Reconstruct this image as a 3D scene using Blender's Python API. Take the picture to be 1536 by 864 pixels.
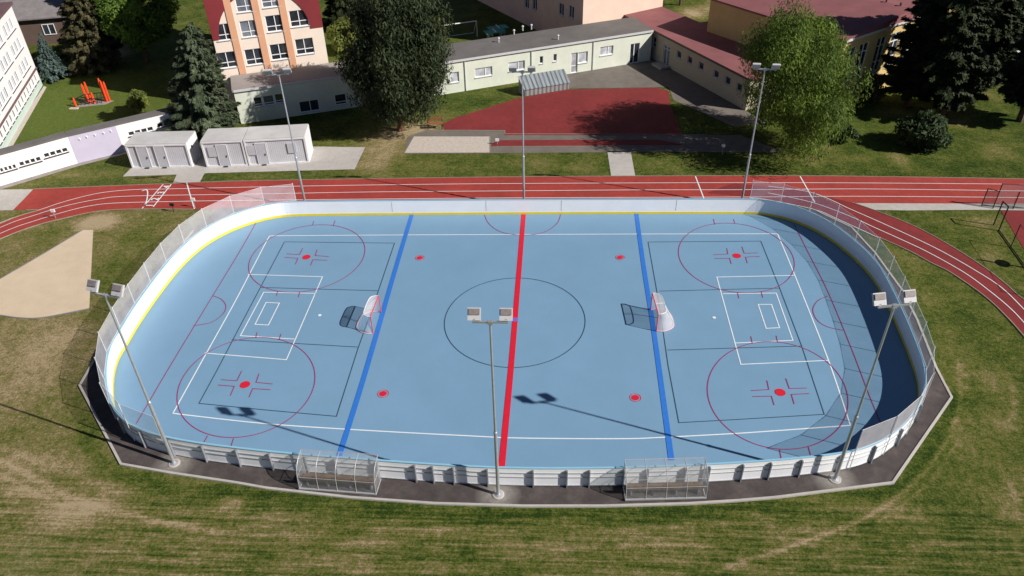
import bpy, math, random
import numpy as np
from mathutils import Vector, Matrix
R = math.radians
random.seed(7)
RNG = np.random.default_rng(11)
for o in list(bpy.data.objects): bpy.data.objects.remove(o)
scene = bpy.context.scene
COL = scene.collection

# ------------------------------------------------------------------ camera, sky, sun, exposure
F, TH, RO, YA = 1163.5, R(36.362), R(1.438), R(3.443)
CAM = np.array([1.836, -20.91, 24.554])
_rz = np.array([[math.cos(YA), -math.sin(YA), 0], [math.sin(YA), math.cos(YA), 0], [0, 0, 1]])
FW = _rz @ np.array([0, math.cos(TH), -math.sin(TH)]); _u = _rz @ np.array([0, math.sin(TH), math.cos(TH)]); _r = _rz @ np.array([1., 0, 0])
RT = math.cos(RO)*_r - math.sin(RO)*_u
UP = math.sin(RO)*_r + math.cos(RO)*_u
cd = bpy.data.cameras.new('camera'); cam = bpy.data.objects.new('camera', cd); COL.objects.link(cam)
cd.sensor_width = 36; cd.lens = F/1536*36; cd.clip_end = 3000; cd.clip_start = .1
cam.matrix_world = Matrix([[RT[0], UP[0], -FW[0], CAM[0]], [RT[1], UP[1], -FW[1], CAM[1]], [RT[2], UP[2], -FW[2], CAM[2]], [0, 0, 0, 1]])
scene.camera = cam

SUN_AZ, SUN_EL = R(-19), R(35.2)          # direction towards the sun, angle from +x
w = bpy.data.worlds.new('World'); scene.world = w; w.use_nodes = True
nt = w.node_tree; bg = nt.nodes['Background']
sky = nt.nodes.new('ShaderNodeTexSky'); sky.sky_type = 'NISHITA'; sky.sun_disc = False
sky.sun_elevation = SUN_EL; sky.sun_rotation = math.pi/2 - SUN_AZ
nt.links.new(sky.outputs[0], bg.inputs[0]); bg.inputs[1].default_value = .05; sky.air_density = .55; sky.dust_density = .3; sky.altitude = 600
sl = bpy.data.lights.new('sun', 'SUN'); sl.energy = 5.0; sl.angle = R(.53); sl.color = (1, .95, .88)
so = bpy.data.objects.new('sun', sl); COL.objects.link(so); so.location = (30, -20, 40)
sd = Vector((math.cos(SUN_AZ)*math.cos(SUN_EL), math.sin(SUN_AZ)*math.cos(SUN_EL), math.sin(SUN_EL)))
so.rotation_euler = sd.to_track_quat('Z', 'Y').to_euler()
scene.view_settings.view_transform = 'Standard'; scene.view_settings.look = 'None'
scene.view_settings.exposure = 0.27; scene.view_settings.gamma = 1
scene.view_settings.use_curve_mapping = False
scene.render.engine = 'CYCLES'
scene.cycles.max_bounces = 5; scene.cycles.diffuse_bounces = 2; scene.cycles.transparent_max_bounces = 24; scene.cycles.use_denoising = True

# ------------------------------------------------------------------ helpers
def at(u, v, z=0.):
    """where the sight line through photo pixel (u, v) meets height z: used to survey the place from the photo"""
    d = FW + (u-768)/F*RT + (432-v)/F*UP
    p = CAM + d*(z-CAM[2])/d[2]
    return np.array([p[0], p[1], z])
def axy(u, v, z=0.): return at(u, v, z)[:2]
def px_of(p):
    d = np.asarray(p, float)-CAM; z = d@FW
    return 768+F*(d@RT)/z, 432-F*(d@UP)/z
def spline(P, n=8, closed=False):
    P = [np.array(p, float) for p in P]; N = len(P); out = []
    rng = range(N) if closed else range(N-1)
    for i in rng:
        if closed: a, b, c, d = P[i-1], P[i], P[(i+1) % N], P[(i+2) % N]
        else: a, b, c, d = P[max(i-1, 0)], P[i], P[i+1], P[min(i+2, N-1)]
        for k in range(n):
            t = k/n
            out.append(.5*((2*b)+(c-a)*t+(2*a-5*b+4*c-d)*t*t+(3*b-a-3*c+d)*t**3))
    if not closed: out.append(P[-1])
    return out
def tag(o, label=None, cat=None, group=None, kind=None):
    if label: o['label'] = label
    if cat: o['category'] = cat
    if group: o['group'] = group
    if kind: o['kind'] = kind
    return o
def thing(name, label, cat, loc=(0, 0, 0), group=None, rz=0):
    o = bpy.data.objects.new(name, None); COL.objects.link(o); o.empty_display_size = .3
    o.location = (float(loc[0]), float(loc[1]), float(loc[2]) if len(loc) > 2 else 0.); o.rotation_euler = (0, 0, rz)
    return tag(o, label, cat, group)
def copy_tree(o, parent=None):
    c = o.copy(); COL.objects.link(c)
    if parent is not None: c.parent = parent
    for ch in list(o.children): copy_tree(ch, c)
    return c
class MB:
    def __init__(s): s.v = []; s.f = []; s.m = []
    def add(s, vs, fs, mi=0):
        b = len(s.v); s.v += [tuple(map(float, p)) for p in vs]; s.f += [tuple(b+i for i in f) for f in fs]; s.m += [mi]*len(fs)
        return s
    def box(s, c, size, rz=0., mi=0, rx=0., M=None):
        x, y, z = [q/2 for q in size]
        P = [Vector((a*x, b*y, d*z)) for a in (-1, 1) for b in (-1, 1) for d in (-1, 1)]
        rot = M if M is not None else (Matrix.Rotation(rz, 3, 'Z') @ Matrix.Rotation(rx, 3, 'X'))
        P = [rot @ p + Vector(c) for p in P]
        return s.add(P, [(0, 1, 3, 2), (4, 6, 7, 5), (0, 4, 5, 1), (2, 3, 7, 6), (0, 2, 6, 4), (1, 5, 7, 3)], mi)
    def prism(s, poly, z0, z1, mi=0, top=None):
        n = len(poly); a = sum(poly[i][0]*poly[(i+1) % n][1]-poly[(i+1) % n][0]*poly[i][1] for i in range(n))
        if a < 0: poly = poly[::-1]
        zt = [z1]*n if top is None else top
        V = [(p[0], p[1], z0) for p in poly]+[(p[0], p[1], zt[i]) for i, p in enumerate(poly)]
        s.add(V, [tuple(range(n))[::-1]]+[(i, (i+1) % n, n+(i+1) % n, n+i) for i in range(n)]+[tuple(range(n, 2*n))], mi)
        return s
    def tube(s, pts, r, n=8, closed=False, mi=0):
        pts = [Vector(tuple(map(float, p))) for p in pts]; N = len(pts)
        rs = r if isinstance(r, (list, tuple)) else [r]*N
        V = []; prev = None
        for i, p in enumerate(pts):
            a = pts[i-1] if (i > 0 or closed) else p; b = pts[(i+1) % N] if (i < N-1 or closed) else p
            t = (b-a).normalized()
            if prev is None: u = t.orthogonal().normalized()
            else:
                u = prev-t*prev.dot(t)
                u = u.normalized() if u.length > 1e-6 else t.orthogonal().normalized()
            prev = u; w_ = t.cross(u)
            V += [p+(u*math.cos(2*math.pi*k/n)+w_*math.sin(2*math.pi*k/n))*rs[i] for k in range(n)]
        Fc = []
        for i in range(N if closed else N-1):
            j = (i+1) % N
            Fc += [(i*n+k, i*n+(k+1) % n, j*n+(k+1) % n, j*n+k) for k in range(n)]
        if not closed: Fc += [tuple(range(n))[::-1], tuple(range((N-1)*n, N*n))]
        return s.add(V, Fc, mi)
    def lathe(s, prof, c=(0, 0, 0), n=16, mi=0):
        V = [(c[0]+r*math.cos(2*math.pi*k/n), c[1]+r*math.sin(2*math.pi*k/n), c[2]+z) for r, z in prof for k in range(n)]
        N = len(prof)
        Fc = [(i*n+k, i*n+(k+1) % n, (i+1)*n+(k+1) % n, (i+1)*n+k) for i in range(N-1) for k in range(n)]
        Fc += [tuple(range(n))[::-1], tuple(range((N-1)*n, N*n))]
        return s.add(V, Fc, mi)
    def obj(s, name, mats, parent=None, org=None, smooth=False):
        me = bpy.data.meshes.new(name)
        V = s.v
        if org is None and parent is not None:
            org = (0, 0, 0); p = parent
            while p is not None: org = tuple(org[i]+p.location[i] for i in range(3)); p = p.parent
            if s.local: org = (0, 0, 0)
        org = org or (0, 0, 0)
        me.from_pydata([(a-org[0], b-org[1], c-org[2]) for a, b, c in V], [], s.f)
        if not isinstance(mats, (list, tuple)): mats = [mats]
        for m in mats: me.materials.append(m)
        if len(mats) > 1: me.polygons.foreach_set('material_index', s.m)
        if smooth:
            me.polygons.foreach_set('use_smooth', [True]*len(me.polygons))
        me.update()
        o = bpy.data.objects.new(name, me); COL.objects.link(o)
        if parent is not None: o.parent = parent
        return o
    local = False
def LB():
    m = MB(); m.local = True; return m

# ------------------------------------------------------------------ materials
def nodes_of(name):
    m = bpy.data.materials.new(name); m.use_nodes = True
    return m, m.node_tree, m.node_tree.nodes['Principled BSDF']
def geo_noise(nt, scale, detail=4, rough=.6, vec=None, stretch=None):
    tc = nt.nodes.new('ShaderNodeNewGeometry')
    src = tc.outputs['Position'] if vec is None else vec
    if stretch:
        mp = nt.nodes.new('ShaderNodeMapping'); mp.inputs['Scale'].default_value = stretch; nt.links.new(src, mp.inputs[0]); src = mp.outputs[0]
    n = nt.nodes.new('ShaderNodeTexNoise'); n.inputs['Scale'].default_value = scale; n.inputs['Detail'].default_value = detail; n.inputs['Roughness'].default_value = rough
    nt.links.new(src, n.inputs['Vector']); return n.outputs[0]
def ramp(nt, fac, stops):
    r = nt.nodes.new('ShaderNodeValToRGB'); e = r.color_ramp.elements
    while len(e) < len(stops): e.new(.5)
    for i, (p, c) in enumerate(stops):
        e[i].position = p; e[i].color = (*c, 1) if len(c) == 3 else c
    nt.links.new(fac, r.inputs[0]); return r.outputs[0]
def mixc(nt, fac, a, b, mode='MIX'):
    m = nt.nodes.new('ShaderNodeMix'); m.data_type = 'RGBA'; m.blend_type = mode
    for sock, v in ((m.inputs[0], fac), (m.inputs[6], a), (m.inputs[7], b)):
        if hasattr(v, 'is_linked'): nt.links.new(v, sock)
        elif isinstance(v, (int, float)): sock.default_value = v
        else: sock.default_value = (*v, 1)
    return m.outputs[2]
def math_n(nt, op, a, b=None, clamp=False):
    m = nt.nodes.new('ShaderNodeMath'); m.operation = op; m.use_clamp = clamp
    for i, v in enumerate((a, b)):
        if v is None: continue
        if hasattr(v, 'is_linked'): nt.links.new(v, m.inputs[i])
        else: m.inputs[i].default_value = v
    return m.outputs[0]
def bump(nt, bs, h, st=.3, dist=.02):
    b = nt.nodes.new('ShaderNodeBump'); b.inputs['Strength'].default_value = st; b.inputs['Distance'].default_value = dist
    nt.links.new(h, b.inputs['Height']); nt.links.new(b.outputs[0], bs.inputs['Normal'])
def pm(name, c, rough=.7, var=.12, scale=2., fine=0, metal=0, spec=.4, bmp=0, big=0, bigs=.3):
    m, nt, bs = nodes_of(name)
    bs.inputs['Roughness'].default_value = rough; bs.inputs['Metallic'].default_value = metal; bs.inputs['Specular IOR Level'].default_value = spec
    n = geo_noise(nt, scale)
    col = ramp(nt, n, [(.3, tuple(x*(1-var) for x in c)), (.7, tuple(min(1, x*(1+var)) for x in c))])
    if big:
        n2 = geo_noise(nt, bigs, 3)
        col = mixc(nt, 1., col, ramp(nt, n2, [(.35, (1-big,)*3), (.65, (1, 1, 1))]), 'MULTIPLY')
    if fine:
        n3 = geo_noise(nt, fine, 2)
        col = mixc(nt, 1., col, ramp(nt, n3, [(.3, (.8,)*3), (.7, (1, 1, 1))]), 'MULTIPLY')
        if bmp: bump(nt, bs, n3, bmp, .01)
    elif bmp: bump(nt, bs, n, bmp, .01)
    nt.links.new(col, bs.inputs['Base Color'])
    return m
def net_mat(name, c, alpha, grid=None):
    """a fine woven mesh, seen as its average: mostly gaps, partly threads"""
    m, nt, bs = nodes_of(name); bs.inputs['Roughness'].default_value = .8
    bs.inputs['Base Color'].default_value = (*c, 1)
    tr = nt.nodes.new('ShaderNodeBsdfTransparent'); mx = nt.nodes.new('ShaderNodeMixShader')
    n = geo_noise(nt, 1.3, 3); f = ramp(nt, n, [(.3, (alpha*.85,)*3), (.7, (min(1, alpha*1.15),)*3)])
    nt.links.new(f, mx.inputs[0]); nt.links.new(tr.outputs[0], mx.inputs[1]); nt.links.new(bs.outputs[0], mx.inputs[2])
    nt.links.new(mx.outputs[0], nt.nodes['Material Output'].inputs[0]); return m
def clear_mat(name, tint, alpha, rough=.15):
    m, nt, bs = nodes_of(name); bs.inputs['Roughness'].default_value = rough; bs.inputs['Base Color'].default_value = (*tint, 1)
    bs.inputs['Specular IOR Level'].default_value = .8
    tr = nt.nodes.new('ShaderNodeBsdfTransparent'); tr.inputs[0].default_value = (.93, .95, .95, 1); mx = nt.nodes.new('ShaderNodeMixShader')
    n = geo_noise(nt, 3, 3); f = ramp(nt, n, [(.3, (alpha*.7,)*3), (.7, (alpha*1.3,)*3)])
    nt.links.new(f, mx.inputs[0]); nt.links.new(tr.outputs[0], mx.inputs[1]); nt.links.new(bs.outputs[0], mx.inputs[2])
    nt.links.new(mx.outputs[0], nt.nodes['Material Output'].inputs[0]); return m

def grass_mat():
    m, nt, bs = nodes_of('grass_and_dry_soil'); bs.inputs['Roughness'].default_value = .95; bs.inputs['Specular IOR Level'].default_value = .1
    at_ = nt.nodes.new('ShaderNodeAttribute'); at_.attribute_name = 'dry'
    sp = nt.nodes.new('ShaderNodeSeparateColor'); nt.links.new(at_.outputs['Color'], sp.inputs[0])
    dry, streak, lush = sp.outputs[0], sp.outputs[1], sp.outputs[2]
    n1 = geo_noise(nt, .55, 6, .65); n2 = geo_noise(nt, 3.0, 8, .8); n3 = geo_noise(nt, 9, 6, .85); ns = geo_noise(nt, 1.0, 5, .65, stretch=(.28, 5.5, 1))
    # dryness = attribute + noise
    a = math_n(nt, 'MULTIPLY_ADD', n1, .85); a.node.inputs[2].default_value = -.425
    b = math_n(nt, 'MULTIPLY_ADD', n2, 1.45); b.node.inputs[2].default_value = -.725
    c_ = math_n(nt, 'MULTIPLY_ADD', n3, 1.9); c_.node.inputs[2].default_value = -.95
    s_ = math_n(nt, 'MULTIPLY', math_n(nt, 'SUBTRACT', ns, .5), math_n(nt, 'MULTIPLY', streak, 2.3))
    t = math_n(nt, 'ADD', math_n(nt, 'ADD', a, b), math_n(nt, 'ADD', c_, s_))
    t = math_n(nt, 'ADD', t, dry, True)
    col = ramp(nt, t, [(.0, (.024, .050, .007)), (.22, (.075, .110, .016)), (.42, (.150, .158, .036)), (.60, (.235, .195, .082)), (.82, (.40, .31, .175)), (1., (.48, .38, .24))])
    lc = mixc(nt, lush, col, ramp(nt, n2, [(.3, (.080, .120, .018)), (.7, (.155, .20, .045))]))
    fn = geo_noise(nt, 20, 5, .85)
    col = mixc(nt, 1., lc, ramp(nt, fn, [(.3, (.5,)*3), (.7, (1.25,)*3)]), 'MULTIPLY')
    nt.links.new(col, bs.inputs['Base Color'])
    bump(nt, bs, math_n(nt, 'ADD', n3, fn), .9, .06)
    return m

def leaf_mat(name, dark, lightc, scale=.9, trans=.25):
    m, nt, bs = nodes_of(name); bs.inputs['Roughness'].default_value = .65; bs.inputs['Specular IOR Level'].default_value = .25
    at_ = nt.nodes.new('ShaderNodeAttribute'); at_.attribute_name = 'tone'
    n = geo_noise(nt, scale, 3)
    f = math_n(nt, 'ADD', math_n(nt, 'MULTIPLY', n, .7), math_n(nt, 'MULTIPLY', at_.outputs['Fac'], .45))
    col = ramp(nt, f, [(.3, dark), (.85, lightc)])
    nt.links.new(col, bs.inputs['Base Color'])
    if trans:
        tl = nt.nodes.new('ShaderNodeBsdfTranslucent'); mx = nt.nodes.new('ShaderNodeMixShader'); mx.inputs[0].default_value = trans
        nt.links.new(col, tl.inputs[0]); nt.links.new(bs.outputs[0], mx.inputs[1]); nt.links.new(tl.outputs[0], mx.inputs[2])
        nt.links.new(mx.outputs[0], nt.nodes['Material Output'].inputs[0])
    return m
def corrugated(name, c, pitch, direction, rough=.45, metal=0., depth=.5):
    m, nt, bs = nodes_of(name); bs.inputs['Roughness'].default_value = rough; bs.inputs['Metallic'].default_value = metal
    g = nt.nodes.new('ShaderNodeNewGeometry'); d = nt.nodes.new('ShaderNodeVectorMath'); d.operation = 'DOT_PRODUCT'
    nt.links.new(g.outputs['Position'], d.inputs[0]); d.inputs[1].default_value = (direction[0], direction[1], 0)
    s = math_n(nt, 'SINE', math_n(nt, 'MULTIPLY', d.outputs['Value'], 2*math.pi/pitch))
    n = geo_noise(nt, 1.5)
    col = ramp(nt, n, [(.3, tuple(x*.88 for x in c)), (.7, c)])
    nt.links.new(col, bs.inputs['Base Color']); bump(nt, bs, s, depth, .03); return m

M = {}
M['grass'] = grass_mat()
M['soil'] = pm('bare_soil', (.36, .28, .19), .95, .2, 3, 25, bmp=.5)
M['floor'] = pm('blue_sport_tile', (.180, .322, .475), .45, .03, .5, 0, spec=.4, big=.05, bigs=.15)
M['white_line'] = pm('white_line_paint', (.74, .78, .80), .6, .06, 6)
M['dark_line'] = pm('dark_line_paint', (.03, .07, .11), .6, .1, 6)
M['purple_line'] = pm('magenta_line_paint', (.28, .035, .14), .6, .15, 6)
M['red_paint'] = pm('red_line_paint', (.62, .012, .035), .55, .06, 5)
M['blue_paint'] = pm('blue_line_paint', (.03, .17, .58), .55, .06, 5)
M['violet_paint'] = pm('violet_dot_paint', (.2, .12, .5), .55, .06, 5)
M['asphalt'] = pm('asphalt', (.075, .062, .06), .9, .18, 3, 60, bmp=.5, big=.15, bigs=.6)
M['yard_asphalt'] = pm('worn_yard_asphalt', (.19, .165, .145), .92, .14, 1.2, 50, bmp=.4, big=.15, bigs=.35)
def apron_mat():
    m, nt, bs = nodes_of('apron_asphalt'); bs.inputs['Roughness'].default_value = .9; bs.inputs['Specular IOR Level'].default_value = .3
    g = nt.nodes.new('ShaderNodeNewGeometry'); f = None
    for (u, v) in ((262, 696), (747, 743), (1252, 720)):
        p = at(u, v); d = nt.nodes.new('ShaderNodeVectorMath'); d.operation = 'DISTANCE'; nt.links.new(g.outputs['Position'], d.inputs[0]); d.inputs[1].default_value = tuple(p)
        k = math_n(nt, 'SUBTRACT', 1., math_n(nt, 'DIVIDE', d.outputs['Value'], .95), True); f = k if f is None else math_n(nt, 'ADD', f, k)
    n = geo_noise(nt, 5, 6, .75); f = math_n(nt, 'MULTIPLY', f, math_n(nt, 'MULTIPLY', n, 1.3), True)
    n1 = geo_noise(nt, .9, 6, .7); n2 = geo_noise(nt, 60, 2)
    c = ramp(nt, n1, [(.3, (.050, .041, .042)), (.5, (.075, .062, .060)), (.72, (.125, .105, .098))])
    c = mixc(nt, 1., c, ramp(nt, n2, [(.3, (.75,)*3), (.7, (1.1,)*3)]), 'MULTIPLY')
    c = mixc(nt, f, c, (.45, .42, .38)); nt.links.new(c, bs.inputs['Base Color']); bump(nt, bs, n2, .5, .01); return m
M['apron'] = apron_mat()
M['concrete'] = pm('concrete', (.50, .47, .44), .85, .08, 3, 40, bmp=.3, big=.1, bigs=.5)
M['kerb'] = pm('kerb_concrete', (.30, .26, .20), .85, .15, 4, 30, bmp=.3)
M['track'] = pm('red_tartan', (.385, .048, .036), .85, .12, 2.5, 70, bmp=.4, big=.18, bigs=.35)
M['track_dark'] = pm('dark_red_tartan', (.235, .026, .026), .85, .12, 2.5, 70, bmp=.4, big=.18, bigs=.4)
M['sand'] = pm('cinder_sector', (.66, .53, .385), .95, .05, 1.2, 60, bmp=.3, big=.07, bigs=.5)
M['pit_sand'] = pm('pale_sand', (.55, .48, .42), .97, .14, 5, 22, bmp=.9)
M['board'] = pm('white_board_panel', (.88, .88, .90), .35, .03, 1., spec=.5)
M['board_back'] = pm('white_board_back', (.9, .9, .92), .5, .06, 3)
M['yellow'] = pm('yellow_kick_strip', (.80, .62, .05), .4, .04, 2)
M['steel'] = pm('galvanised_steel', (.5, .52, .54), .45, .1, 5, metal=.6)
M['dark_steel'] = pm('dark_board_brace', (.26, .27, .30), .55, .1, 5, metal=.3)
M['white_steel'] = pm('white_painted_steel', (.7, .7, .72), .4, .05, 4)
M['shelter_steel'] = pm('brushed_aluminium', (.48, .48, .50), .4, .08, 6, metal=.3)
M['rail_blue'] = pm('pale_blue_cap', (.25, .5, .66), .4, .04, 4)
M['net'] = net_mat('safety_netting', (.95, .93, .97), .28)
M['goal_net'] = net_mat('goal_netting', (.80, .76, .77), .40)
M['cage_net'] = net_mat('cage_netting', (.30, .32, .33), .30)
M['clear'] = clear_mat('clear_polycarbonate', (.55, .55, .56), .17)
M['clear_side'] = clear_mat('scratched_polycarbonate', (.5, .5, .52), .32)
M['red_tube'] = pm('red_goal_tube', (.75, .06, .10), .35, .05, 5)
M['pink_tube'] = pm('pale_pink_goal_base', (.8, .5, .55), .4, .05, 5)
M['lamp_white'] = pm('floodlight_housing', (.50, .49, .50), .4, .05, 8)
M['lamp_grey'] = pm('floodlight_driver', (.22, .19, .19), .5, .15, 8)
M['lamp_glass'] = pm('floodlight_lens', (.35, .38, .36), .15, .05, 8)
M['bench_wood'] = pm('brown_bench_slats', (.28, .11, .05), .6, .2, 8)
M['bench_seat'] = pm('brown_olive_bench', (.15, .085, .045), .6, .25, 5)
M['mint'] = pm('mint_green_render', (.68, .71, .61), .9, .05, 1.5, big=.08)
M['annex_white'] = pm('white_render', (.84, .80, .80), .9, .04, 1.5, big=.05)
M['lavender'] = pm('lavender_render', (.52, .48, .60), .9, .04, 1.5)
M['mint_low'] = pm('pale_mint_plinth', (.5, .6, .55), .9, .06, 2)
M['bitumen'] = pm('grey_bitumen_roof', (.155, .145, .14), .95, .12, .8, 30, bmp=.3, big=.12, bigs=.3)
M['bitumen_light'] = pm('pale_roofing_felt', (.36, .32, .30), .95, .1, .8, 30, bmp=.3, big=.1, bigs=.3)
M['fascia'] = pm('pale_fascia', (.55, .56, .58), .5, .05, 3)
M['dark_fascia'] = pm('dark_fascia', (.06, .05, .05), .5, .05, 3)
M['maroon'] = pm('maroon_roof', (.27, .10, .105), .8, .12, .7, 20, big=.12, bigs=.3)
M['maroon_clad'] = pm('dark_red_cladding', (.22, .03, .035), .55, .08, 1)
M['peach'] = pm('peach_render', (.78, .58, .46), .9, .04, 1)
M['cream'] = pm('cream_render', (.82, .70, .60), .9, .04, 1)
M['orange'] = pm('orange_render', (.68, .36, .22), .9, .05, 1)
M['ochre'] = pm('ochre_render', (.60, .44, .19), .9, .06, 1)
M['tan_wall'] = pm('tan_render', (.5, .44, .32), .9, .06, 1)
M['pinkish'] = pm('pink_cream_render', (.74, .55, .45), .9, .06, 1)
M['house_wall'] = pm('dark_brown_house_wall', (.12, .08, .065), .9, .1, 2)
M['frame'] = pm('white_window_frame', (.85, .85, .86), .35, .02, 6)
M['brown_roof'] = pm('purple_brown_roof', (.14, .08, .09), .8, .1, 1)
M['house_roof'] = pm('grey_tile_roof', (.22, .20, .20), .9, .15, 1.5, 12)
M['cont_side'] = corrugated('ribbed_grey_container_wall', (.60, .60, .64), .13, (.985, .17), .5, 0., .12)
M['cont_white'] = pm('white_container_steel', (.72, .71, .73), .5, .06, 2)
M['cont_roof'] = pm('pale_container_roof', (.56, .55, .55), .6, .1, .9, big=.1)
M['door_grey'] = pm('grey_container_door', (.50, .50, .54), .5, .06, 2)
M['shed_roof'] = corrugated('ribbed_shed_roof', (.30, .34, .36), .36, (.91, .41), .4, .4, 1.)
M['shed_side'] = corrugated('ribbed_shed_side', (.30, .31, .31), .36, (.91, .41), .5, .3, .8)
M['black'] = pm('black_steel', (.015, .017, .02), .5, .1, 5)
M['fit_red'] = pm('orange_red_steel', (.75, .07, .02), .4, .08, 5)
M['rubber'] = pm('grey_paving', (.30, .27, .25), .9, .15, 2, 30)
M['teal'] = pm('teal_table_paint', (.05, .42, .33), .5, .08, 4)
M['bark'] = pm('grey_brown_bark', (.10, .07, .05), .95, .3, 4, 20, bmp=.8)
M['red_bark'] = pm('reddish_pine_bark', (.16, .075, .045), .95, .3, 4, 20, bmp=.8)
M['car_paint'] = pm('white_car_paint', (.75, .77, .8), .15, .02, 1, spec=.7)
M['tyre'] = pm('tyre_rubber', (.02, .02, .02), .8, .1, 9)
def glass(name, c, rough=.08):
    m, nt, bs = nodes_of(name); bs.inputs['Roughness'].default_value = rough; bs.inputs['Specular IOR Level'].default_value = .9
    n = geo_noise(nt, .8, 2); nt.links.new(ramp(nt, n, [(.4, tuple(x*.5 for x in c)), (.6, c)]), bs.inputs['Base Color']); return m
M['glass'] = glass('dark_window_glass', (.035, .045, .06))
M['glass_pale'] = glass('curtained_window_glass', (.62, .64, .70), .3)
M['glass_grey'] = glass('grey_window_glass', (.20, .22, .26), .2)

# ------------------------------------------------------------------ ground
def ground():
    def axis(segs):
        out = []
        for a, b, st in segs:
            n = max(1, int(round((b-a)/st))); out += [a+(b-a)*k/n for k in range(n)]
        return np.array(out+[segs[-1][1]])
    xs = axis([(-900, -200, 100), (-200, -70, 10), (-70, -36, 1.), (-36, 34, .22), (34, 80, 1.), (80, 200, 10), (200, 900, 100)])
    ys = axis([(-400, -50, 50), (-50, -8, 3), (-8, 1, .12), (1, 26, .25), (26, 70, .5), (70, 150, 4), (150, 400, 25), (400, 1200, 100)])
    X, Y = np.meshgrid(xs, ys); nx, ny = len(xs), len(ys)
    # image position of every ground point, only to look up where the photo shows bare patches
    d = np.stack([X-CAM[0], Y-CAM[1], np.zeros_like(X)-CAM[2]], -1)
    dry = np.full(X.shape, .365); streak = np.zeros(X.shape); lush = np.zeros(X.shape)
    def blob(A, u, v, ru, rv, amt):
        p = at(u, v); q = at(u+ru, v); s = at(u, v-rv)
        rx = abs(q[0]-p[0]); ry = abs(s[1]-p[1])
        A += amt*np.exp(-((X-p[0])/rx)**2-((Y-p[1])/ry)**2)
    def stroke(A, pts, wd, amt):
        P = np.array([axy(*p) for p in spline(pts, 6)])
        D = np.full(X.shape, 1e9)
        for a, b in zip(P[:-1], P[1:]):
            ab = b-a; L = ab@ab+1e-9
            t = np.clip(((X-a[0])*ab[0]+(Y-a[1])*ab[1])/L, 0, 1)
            D = np.minimum(D, (X-a[0]-t*ab[0])**2+(Y-a[1]-t*ab[1])**2)
        A += amt*np.exp(-D/wd**2)
    # the left field is drier, the right greener
    dry += .13/(1+np.exp((X+14)/2.5))*(Y < 22) - .08/(1+np.exp(-(X-14)/3))
    dry[Y > 21] -= .11
    streak += .75/(1+np.exp((Y+1.2)/.6)) + .0
    for b in [(110, 770, 45, 22, .5), (60, 690, 60, 18, .22), (60, 510, 90, 50, .2), (60, 560, 60, 60, .15), (210, 690, 40, 18, .12), (345, 758, 22, 10, .35), (330, 810, 40, 10, .2),
              (200, 730, 60, 14, .1), (1000, 820, 60, 20, .15), (1290, 760, 60, 12, .35), (1200, 800, 60, 12, .2), (700, 800, 300, 10, .08), (40, 740, 50, 10, .3), (147, 334, 24, 10, .95),
              (60, 400, 100, 40, .0), (190, 400, 40, 50, -.16), (150, 470, 14, 30, -.1), (20, 440, 60, 60, .05), (1360, 390, 30, 30, .12), (1420, 470, 40, 60, -.02), (1490, 580, 20, 30, .22), (1395, 540, 8, 40, .1),
              (1480, 700, 40, 60, .1), (1400, 640, 20, 20, -.1), (1480, 800, 60, 40, -.05), (1500, 640, 12, 24, .25), (1520, 760, 30, 20, .12),
              (570, 225, 40, 28, .45), (610, 205, 50, 14, .3), (630, 190, 40, 12, .4), (560, 250, 20, 10, .2), (650, 250, 60, 7, .2), (800, 245, 40, 7, .25), (860, 252, 20, 5, .25), (700, 170, 30, 12, .1), (690, 155, 60, 12, -.15),
              (100, 262, 70, 9, .22), (220, 268, 30, 4, .22), (30, 275, 40, 8, .2), (400, 264, 60, 3, .12), (590, 262, 40, 3, .1),
              (1215, 240, 22, 10, .35), (1350, 240, 16, 14, .4), (1280, 238, 30, 8, .2), (1500, 225, 30, 16, .3), (1430, 180, 30, 12, .35), (1235, 215, 22, 12, .3), (1480, 140, 30, 12, .3), (1355, 170, 30, 8, .4),
              (1470, 335, 25, 12, .3), (1490, 390, 25, 10, .25), (1400, 340, 40, 12, -.1), (1030, 245, 60, 10, .05), (180, 80, 24, 10, .6), (170, 66, 18, 12, .8), (1090, 12, 40, 14, .7), (1040, 20, 20, 8, .6), (540, 20, 30, 6, .2)]:
        blob(dry, *b)
    for b in [(70, 190, 120, 40, .75), (130, 150, 120, 35, .7), (100, 120, 60, 20, .4), (250, 165, 30, 12, .8), (1290, 200, 30, 30, .5), (720, 52, 80, 14, .6), (500, 40, 60, 30, .6), (20, 850, 60, 26, .4),
              (600, 40, 80, 30, .4), (60, 820, 40, 20, .2)]:
        blob(lush, *b)
    # greener belt just outside the kerb of the rink
    stroke(dry, [(120, 600), (178, 712), (464, 752), (784, 772), (1105, 764), (1345, 735), (1440, 600)], .45, -.22)
    # wheel tracks
    for p, wd, am in [([(1437, 545), (1441, 600), (1425, 650), (1385, 710), (1310, 770), (1200, 815), (1090, 850)], .10, .42), ([(1445, 545), (1452, 600), (1435, 660), (1395, 722), (1320, 782)], .08, .2),
                      ([(1510, 560), (1524, 600), (1512, 640)], .15, .25), ([(1500, 700), (1510, 720), (1525, 750)], .12, .2),
                      ([(0, 690), (60, 722), (120, 752), (215, 778), (330, 800)], .13, .35), ([(0, 712), (60, 742), (110, 768)], .12, .3), ([(0, 668), (50, 690), (100, 705), (180, 740)], .18, .18),
                      ([(170, 765), (300, 792), (420, 806), (560, 818)], .06, .2), ([(420, 800), (600, 815), (800, 822), (1000, 818)], .10, .18), ([(430, 780), (650, 795), (850, 798), (1100, 786)], .10, .14),
                      ([(300, 835), (500, 850), (700, 856)], .1, .14), ([(280, 480), (350, 450)], .05, 0)]:
        stroke(dry, p, wd, am)
    V = np.stack([X, Y, np.zeros_like(X)], -1).reshape(-1, 3)
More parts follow.
